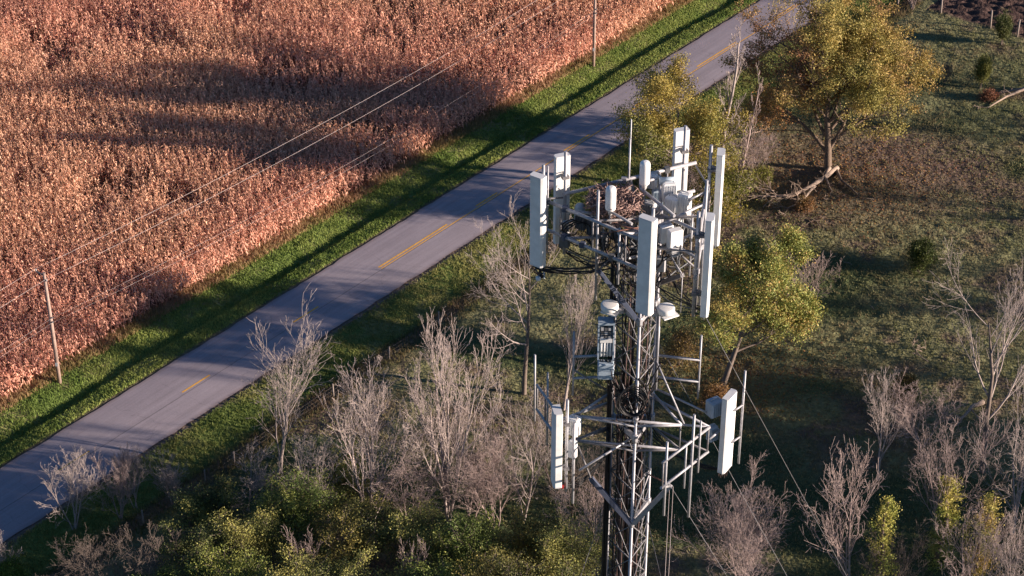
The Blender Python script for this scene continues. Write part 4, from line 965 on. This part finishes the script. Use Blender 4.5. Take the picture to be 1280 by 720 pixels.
# radio units
rru(W(836.5, 239, 77.75), FR(8), (0.27, 0.16, 0.40), 'white2', True, label='white radio unit under the blue cylinder')
x, y, z = W(834, 226, 77.95); part(MB().path([(x-0.15, y, z), (x+0.15, y+0.02, z)], 0.07, 14), 'filter_canister', 'blue')
rru(W(841, 254, 77.6), FR(-30), (0.26, 0.22, 0.30), 'white', True); rru(W(856, 256, 77.6), FR(-28), (0.24, 0.18, 0.52), 'white', True)
rru(W(832, 291, 77.35), FR(20), (0.26, 0.18, 0.38), 'white', False, 'radio_unit'); rru(W(843.5, 298, 77.35), FR(22), (0.28, 0.17, 0.40), 'white', False, 'radio_unit')
for dx, dy in ((843, 316), (838, 312), (848, 314)):
    x, y, z = W(dx, dy, 77.1); mb = MB()
    for k in range(4): mb.box((x, y, z-0.05+0.05*k), (0.13, 0.09, 0.025), FR(20))
    part(mb, 'connector_block', 'grey')
rru(W(727, 276, 77.3), FR(-30), (0.2, 0.16, 0.34), 'darkgrey', True); rru(W(742, 283, 77.25), FR(-30), (0.22, 0.16, 0.38), 'darkgrey', True)
rru(W(706, 300, 77.0), FR(-30), (0.2, 0.12, 0.3), 'darkgrey', False)
rru(W(786, 268, 77.2), FR(10), (0.24, 0.16, 0.36), 'darkgrey', True); rru(W(812, 262, 77.2), FR(-25), (0.24, 0.18, 0.36), 'grey', True)
rru(W(798, 296, 76.9), FR(30), (0.24, 0.18, 0.36), 'darkgrey', True); rru(W(776, 300, 76.9), FR(-10), (0.2, 0.16, 0.34), 'darkgrey', True)
rru(W(822, 246, 77.4), FR(5), (0.22, 0.16, 0.34), 'blue', True)
rru(W(815, 226, 77.7), FR(-20), (0.2, 0.15, 0.3), 'white2', True); rru(W(826, 268, 77.3), FR(30), (0.22, 0.16, 0.3), 'grey', True)
rru(W(848, 270, 77.3), FR(-40), (0.18, 0.14, 0.3), 'white2', True); rru(W(862, 285, 77.2), FR(-70), (0.2, 0.12, 0.34), 'darkgrey', True)
rru(W(754, 300, 76.9), FR(-25), (0.2, 0.14, 0.3), 'darkgrey', True); rru(W(788, 320, 76.6), FR(15), (0.22, 0.16, 0.3), 'darkgrey', True); rru(W(826, 330, 76.5), FR(-15), (0.2, 0.14, 0.3), 'grey', False)
for k in range(16):     # pipe clamps bolted along the rails
    seg = (FLu, BKu, RTu)[k % 3]; p = midp(seg, rnd.uniform(0.06, 0.94)); zz = ZU if k % 2 else ZL
    part(MB().box((p.x, p.y, zz), (0.10, 0.10, 0.11), rnd.uniform(0, 1.5)), 'pipe_clamp', rnd.choice(['galv', 'darkgrey', 'shade_steel']))
# thin diagonal pipe clamps across the nest
rail(W(752, 292, 77.85), W(801, 284, 77.9), 0.012, 'tie_rod', 'rust'); rail(W(752, 278, 77.85), W(800, 287, 77.9), 0.010, 'tie_rod', 'rust')
rail(W(759, 262, 77.8), W(790, 280, 77.8), 0.028, 'tie_pipe', 'galv')
rail(W(801, 236, ZU), W(800.5, 229, ZU), 0.03, 'tie_pipe', 'galv'); rail(W(801, 236, ZU), W(843, 270, ZU), 0.034, 'tie_pipe', 'galv'); rail(W(801, 229, ZU), W(826, 221, ZU), 0.034, 'tie_pipe', 'galv')
rail(W(861, 249.5, ZU), W(881, 241, ZU), 0.026, 'tie_pipe', 'galv'); rail(W(852, 320, 77.0), W(872, 337, 76.6), 0.022, 'tie_pipe', 'galv_dull')
# tangle of jumpers
anchors = [A1, A2, A3, A4, A5, A6]
for i, A in enumerate(anchors):
    for k in range(5):
        lg = list(LEG.values())[(i+k) % 3]
        droop((A[0]+rnd.uniform(-.08, .08), A[1]+rnd.uniform(-.04, .04), 76.42), (lg[0]+rnd.uniform(-.12, .12), lg[1]+rnd.uniform(-.1, .1), rnd.uniform(76.2, 77.0)), rnd.uniform(0.1, 0.42), rnd.uniform(0.010, 0.017), 'black' if k != 2 else 'darkgrey')
for k in range(16):
    a0 = rnd.uniform(0, 6.28); r0 = rnd.uniform(0.5, 1.1)
    droop((TX+r0*math.cos(a0), TY+r0*math.sin(a0), rnd.uniform(76.9, 77.5)), (TX+rnd.uniform(-.3, .3), TY+rnd.uniform(-.3, .3), rnd.uniform(75.6, 76.8)), rnd.uniform(0.15, 0.4), rnd.uniform(0.010, 0.02), rnd.choice(['black', 'black', 'brown', 'darkgrey']))
for k in range(4):
    x, y, z = W(712+k*4, 276+k*3, 77.3); mb = MB(); r0 = 0.17+0.03*k
    mb.path([(x+r0*math.cos(t), y+0.05*math.sin(t*2), z-0.15+r0*math.sin(t)) for t in np.linspace(0.3, 5.8, 20)], 0.013, 6); part(mb, 'jumper_cable', 'black')
# connectors hanging below the leftmost antenna
for k in range(5): 
    x = A1[0]-0.1+0.06*k; droop((x, A1[1], 76.45), (A1[0]+0.05+0.02*k, A1[1]-0.02, 76.30), 0.08+0.03*k, 0.016, ['rust', 'darkgrey', 'black', 'black', 'blue'][k], 'connector_tail')
part(MB().lathe((A1[0]+0.02, A1[1]-0.04, 76.13), [(0.02, 0), (0.05, 0.03), (0.05, 0.09), (0.02, 0.11)], 12), 'cable_weatherproofing', 'white2')
part(MB().box(W(812, 386, 75.35), (0.16, 0.1, 0.06), 0.2), 'red_tape', 'red'); part(MB().box(W(803, 381, 75.4), (0.08, 0.06, 0.05), 0.5), 'red_tape', 'red')
part(MB().path([W(771, 390, 75.3), W(775, 395, 75.2), W(781, 393, 75.25), W(784, 387, 75.35)], 0.012, 6), 'green_wire', 'green')

for k in range(34):
    a0 = rnd.uniform(2.4, 6.0); r0 = rnd.uniform(0.35, 1.15); a1 = a0+rnd.uniform(-0.8, 0.8); r1 = rnd.uniform(0.2, 0.9)
    droop((TX+r0*math.cos(a0), TY+r0*math.sin(a0), rnd.uniform(76.9, 77.6)), (TX+r1*math.cos(a1), TY+r1*math.sin(a1), rnd.uniform(76.7, 77.5)), rnd.uniform(0.12, 0.5), rnd.uniform(0.011, 0.02), rnd.choice(['black', 'black', 'darkgrey']))
# nest of sticks
nb = W(768, 250, 77.75); rn = random.Random(5); mb = MB()
for k in range(900):
    a = rn.uniform(0, 6.283); rr = 0.78*rn.uniform(0.06, 0.60)**0.85; z = rn.uniform(-0.26, 0.12)*(1.1-rr)+rr*0.10
    c = Vector((nb[0]+rr*math.cos(a)*1.02, nb[1]+rr*math.sin(a)*0.95, nb[2]+z))
    t = a+math.pi/2+rn.gauss(0, 1.0); L = rn.uniform(0.12, 0.42); d = Vector((math.cos(t), math.sin(t), rn.gauss(0, 0.38)))*L/2
    mid = c+Vector((rn.gauss(0, .02), rn.gauss(0, .02), rn.gauss(0, .02)))
    mb.path([c-d, mid, c+d], [0.006, 0.010, 0.005] if rn.random() < 0.7 else [0.01, 0.015, 0.008], 4)
for k in range(160):   # matted underside
    a = rn.uniform(0, 6.283); rr = rn.uniform(0.0, 0.42); c = Vector((nb[0]+rr*math.cos(a), nb[1]+rr*math.sin(a), nb[2]-rn.uniform(0.15, 0.55)*(1-rr)))
    t = rn.uniform(0, 3.14); d = Vector((math.cos(t), math.sin(t), rn.gauss(0, 0.5)))*rn.uniform(0.08, 0.25); mb.path([c-d, c+d], 0.01, 4)
o = mb.build('bird_nest', M['sticks'], None, origin=(nb[0], nb[1], nb[2]-0.3))
tag(o, 'large nest of reddish brown sticks on top of the antenna tower', 'nest')

# drum antennas below the platform
def drum(px, py, z, side):
    x, y, _ = W(px, py, z)
    o = part(MB().lathe((x, y, z-0.09), [(0.14, 0), (0.165, 0.015), (0.175, 0.03), (0.175, 0.115), (0.168, 0.13), (0.14, 0.136), (0.02, 0.14)], 28), 'drum_antenna', 'white')
    part(MB().box((x+0.04, y, z-0.125), (0.34, 0.30, 0.03), side*0.5), 'base_plate', 'white2', o)
    part(MB().box((x-side*0.22, y-0.02, z-0.10), (0.14, 0.10, 0.08), side*0.3), 'bracket', 'galv', o)
    part(MB().tube((x-side*0.15, y, z-0.12), (TX+side*0.36, TY+0.2, z-0.1), 0.02), 'bracket', 'galv', o)
    part(MB().tube((x-side*0.1, y, z-0.14), (x-side*0.1, y, z-0.42), 0.008, 5), 'lead', 'black', o)
drum(762, 382, 75.55, -1); drum(832.5, 386, 75.5, 1)
# tall open cabinet with filters on the left of the mast
cx, cy, cz = W(757.5, 424, 74.7); cab = part(MB().box((cx, cy+0.09, cz), (0.33, 0.05, 0.90)).box((cx-0.15, cy, cz), (0.03, 0.16, 0.90)).box((cx+0.15, cy, cz), (0.03, 0.16, 0.90)).box((cx, cy, cz+0.435), (0.33, 0.24, 0.05)), 'equipment_cabinet', 'blue')
for i in range(4):
    part(MB().path([(cx-0.09+0.06*i, cy-0.04, cz-0.38), (cx-0.09+0.06*i, cy-0.04, cz-0.02)], 0.022, 8), 'filter_canister', 'white2', cab)
for i in range(3):
    for j in range(3): part(MB().box((cx-0.08+0.075*i, cy-0.02, cz+0.08+0.1*j), (0.055, 0.1, 0.06)), 'surge_module', 'darkgrey' if (i+j) % 2 else 'grey', cab)
part(MB().box((cx, cy-0.03, cz+0.02), (0.24, 0.14, 0.08)), 'junction_box', 'white', cab)
rru(W(757, 462, 74.0), 0.0, (0.32, 0.2, 0.38), 'blue', False, 'equipment_box', 'blue grey box hanging under the open cabinet')
for k in range(6): droop((cx-0.1+0.04*k, cy-0.05, cz-0.45), (TX-0.35+0.03*k, TY-0.1, rnd.uniform(73.2, 74.0)), 0.15, 0.013, 'black')

# side-arm frames left and right at mid height
z1, z2 = 74.15, 73.62
for sgn, xend, legk in ((-1, W(717, 446, z1), 'l'), (1, W(875, 450, z1), 'r')):
    for z in (z1, z2):
        part(MB().tube((LEG[legk][0], LEG[legk][1], z), (xend[0], xend[1], z), 0.027, 8), 'side_arm', 'galv')
    part(MB().path([(xend[0], xend[1], z2-0.42), (xend[0], xend[1], z1+0.60)], 0.022, 8), 'mounting_pole', 'galv')
x0 = LEG['r'][0]+0.05; part(MB().path([(x0, LEG['r'][1]-0.02, 73.3), (x0, LEG['r'][1]-0.02, 75.3)], 0.03, 8), 'mounting_pole', 'galv')
part(MB().tube(W(717, 462, 73.9), (LEG['l'][0]-0.02, LEG['l'][1], 73.2), 0.02, 8), 'side_arm', 'galv_dull')

# ---- lower platform
YU, YL = 72.9, 72.28
Fu = (W(719, 520, YU), W(852, 531.5, YU)); Lu = (W(671, 481, YU), W(702, 524, YU)); Ru = (W(887, 534, YU), W(828, 579, YU))
for seg in (Fu, Lu, Ru):
    rail(seg[0], seg[1], 0.03); rail((seg[0][0], seg[0][1], YL), (seg[1][0], seg[1][1], YL), 0.03)
    for f in (0.02, 0.35, 0.98) if seg is not Fu else (0.01, 0.99):
        p = midp(seg, f); part(MB().tube((p.x, p.y, YL), (p.x, p.y, YU), 0.018, 8), 'frame_post', 'galv_dull')
for (pA, lg, dz) in ((Fu[0], 'l', 0.35), (Fu[0], 'f', 0.0), (Fu[1], 'r', 0.30), (Fu[1], 'f', 0), (Ru[0], 'r', 0.2), (Lu[1], 'l', 0.1)):
    part(MB().tube((LEG[lg][0], LEG[lg][1], YU+dz), (pA[0], pA[1], YU), 0.028, 8), 'standoff_arm', 'galv')
    part(MB().tube((LEG[lg][0], LEG[lg][1], YL+dz*0.3), (pA[0], pA[1], YL), 0.026, 8), 'standoff_arm', 'galv_dull')
part(MB().tube((LEG['r'][0], LEG['r'][1], YU+0.45), W(884, 516, 73.0), 0.022), 'standoff_arm', 'galv')
part(MB().tube(W(853, 531, YU), W(887, 534, YU), 0.026), 'tie_pipe', 'galv'); part(MB().tube((LEG['r'][0], LEG['r'][1], 74.1), W(855, 530, YU), 0.02), 'tie_pipe', 'galv')
part(MB().tube(W(724, 588, YL), W(800, 541, 72.55), 0.024), 'tie_pipe', 'galv')
beam(W(738.5, 598, 71.6), (LEG['f'][0]-0.03, LEG['f'][1]-0.02, 70.4), 0.09, 'shade_steel'); beam(W(838, 607, 71.6), (LEG['f'][0]+0.05, LEG['f'][1]-0.02, 70.4), 0.09, 'galv')
part(MB().tube(W(738.5, 598, 71.6), W(722, 556, YL), 0.02), 'tie_pipe', 'galv_dull')
part(MB().tube(W(838, 607, 71.6), (Ru[1][0], Ru[1][1], YL), 0.03), 'tie_pipe', 'galv'); part(MB().tube(W(811, 593, 71.6), (LEG['f'][0], LEG['f'][1], 70.45), 0.014), 'tie_rod', 'galv')
part(MB().tube(W(811, 593, 71.6), W(838, 607, 71.6), 0.016), 'tie_rod', 'rust')
ZQ = 73.5
C1 = W(696.5, 512, ZQ); panel_antenna(C1[:2], FR(190), ZQ, pole=0.12, h=1.86, w=0.34, d=0.17, label='white panel antenna at the left of the lower platform, one side shaded')
C2 = W(912.5, 493, ZQ); panel_antenna(C2[:2], FR(-32), ZQ, pole=None, h=1.88, w=0.40, d=0.15, label='broad sunlit white panel antenna at the right of the lower platform')
x, y = vpipe(928.5, 506, YU+0.2, 71.6, 73.95, 0.024)
for z in (73.1, 72.3): part(MB().tube((x, y, z), (C2[0]+0.1, C2[1]-0.02, z), 0.02, 8), 'bracket', 'galv')
part(MB().tube((C2[0]-0.1, C2[1]+0.05, 72.6), (Ru[0][0], Ru[0][1], 72.6), 0.03, 8), 'bracket', 'galv')
vpipe(717.5, 541, YU, 71.1, 73.15, 0.03); vpipe(668.5, 478, YU, 71.9, 73.6, 0.022); vpipe(684.5, 498, YU, 71.7, 73.55, 0.022)
vpipe(866, 551, YU, 70.95, 73.55, 0.028); vpipe(833, 575, YU, 71.5, 73.35, 0.026); vpipe(875, 546, YU, 72.0, 73.3, 0.02); vpipe(858, 556, YU, 71.8, 72.9, 0.02)
rru(W(718, 532, 72.75), FR(-35), (0.24, 0.2, 0.42), 'white', True, label='white radio unit beside the left antenna of the lower platform'); rru(W(716, 561, 72.25), FR(-35), (0.16, 0.14, 0.42), 'white2', False)
rru(W(893, 509, 73.05), FR(32), (0.30, 0.24, 0.36), 'blue', True, label='blue radio unit left of the broad sunlit antenna'); rru(W(890, 541, 72.5), FR(32), (0.2, 0.16, 0.36), 'blue', True)
for k in range(6): droop((C1[0]+rnd.uniform(-.05, .1), C1[1], 71.62), (LEG['l'][0], LEG['l'][1]-0.1, 72.0), 0.25+0.05*k, 0.012, 'black')
for k in range(6): droop((C2[0]+rnd.uniform(-.1, .05), C2[1], 71.62), (LEG['r'][0]+0.02, LEG['r'][1]-0.1, 71.9+0.1*k), 0.05+0.06*k, 0.012, 'black')
for k in range(5):
    x = C2[0]-0.1+0.04*k; part(MB().tube((x, C2[1], 71.63), (x-0.02, C2[1], 71.42-0.04*(k % 2)), 0.010, 5), 'connector_tail', 'brown')
part(MB().box((C1[0]+0.12, C1[1], 71.55), (0.08, 0.05, 0.05)), 'red_tape', 'red')
for k in range(26):    # the tangle where the coil sits
    a0 = rnd.uniform(0, 6.28)
    droop((TX+0.5*math.cos(a0), TY-0.1+0.45*math.sin(a0), rnd.uniform(73.4, 74.2)), (TX+rnd.uniform(-.35, .35), TY+rnd.uniform(-.35, .2), rnd.uniform(72.1, 73.2)), rnd.uniform(-0.2, 0.2), rnd.uniform(0.010, 0.018), rnd.choice(['black', 'black', 'brown']))
droop((TX+0.05, TY-0.5, 74.1), (LEG['r'][0]-0.03, LEG['r'][1]-0.2, 72.6), -0.28, 0.02); droop((TX, TY-0.5, 74.1), (LEG['r'][0]-0.08, LEG['r'][1]-0.2, 72.6), -0.22, 0.018)

# ropes hanging from the lower right corner
for k, px in enumerate((837, 841.5)):
    x, y, z = W(px, 608, 71.6)
    o = MB().path([(0, 0, 0), (0.02, 0, -30), (0, 0, -z+gzf(x, y))], 0.0045, 5).build('hanging_rope', M['wire']); o.location = (x, y, z)
    tag(o, 'thin vertical rope hanging from the lower platform, %s of two' % ('left' if k == 0 else 'right'), 'rope', 'ropes hanging from the tower')
# guy cables
def guy(a_, b_, label, r=0.0055):
    a_ = Vector(a_); b_ = Vector(b_)
    pts = [a_.lerp(b_, f)-a_-Vector((0, 0, 4*0.5*f*(1-f))) for f in np.linspace(0, 1, 30)]
    o = MB().path(pts, r, 5).build('guy_cable', M['galv_dull']); o.location = a_; tag(o, label, 'cable', 'guy cables of the tower')
def anchor(a_, px, py, lead):     # straight on past a second sighting, down to the ground
    a_ = Vector(a_); r = Vector(ray(px, py)); t = (lead+0.0)/1.0; q = Vector((0, 0, CAM_H))+r*t; d = (q-a_); k = a_.z/(-d.z); return a_+d*k
P1 = (LEG['r'][0]+0.02, LEG['r'][1], 74.55); guy(P1, anchor(P1, 914, 589, 44.2), 'thin guy cable slanting right past the broad lower antenna')
P2 = W(882, 396, 76.3); guy(P2, anchor(P2, 960, 534, 44.5), 'thin guy cable slanting down right from under the edge-on antennas')
P3 = W(839, 609, 71.6); guy(P3, anchor(P3, 880, 672, 44.8), 'thin guy cable from the lower right corner of the lower platform')
P4 = (LEG['l'][0], LEG['l'][1], 70.6); guy(P4, anchor(P4, 728, 712, 45.5), 'thin guy cable slanting down left at the foot of the picture')
P5 = (LEG['r'][0], LEG['r'][1], 69.9); guy(P5, anchor(P5, 826, 720, 44.5), 'thin guy cable slanting right at the very bottom of the mast')
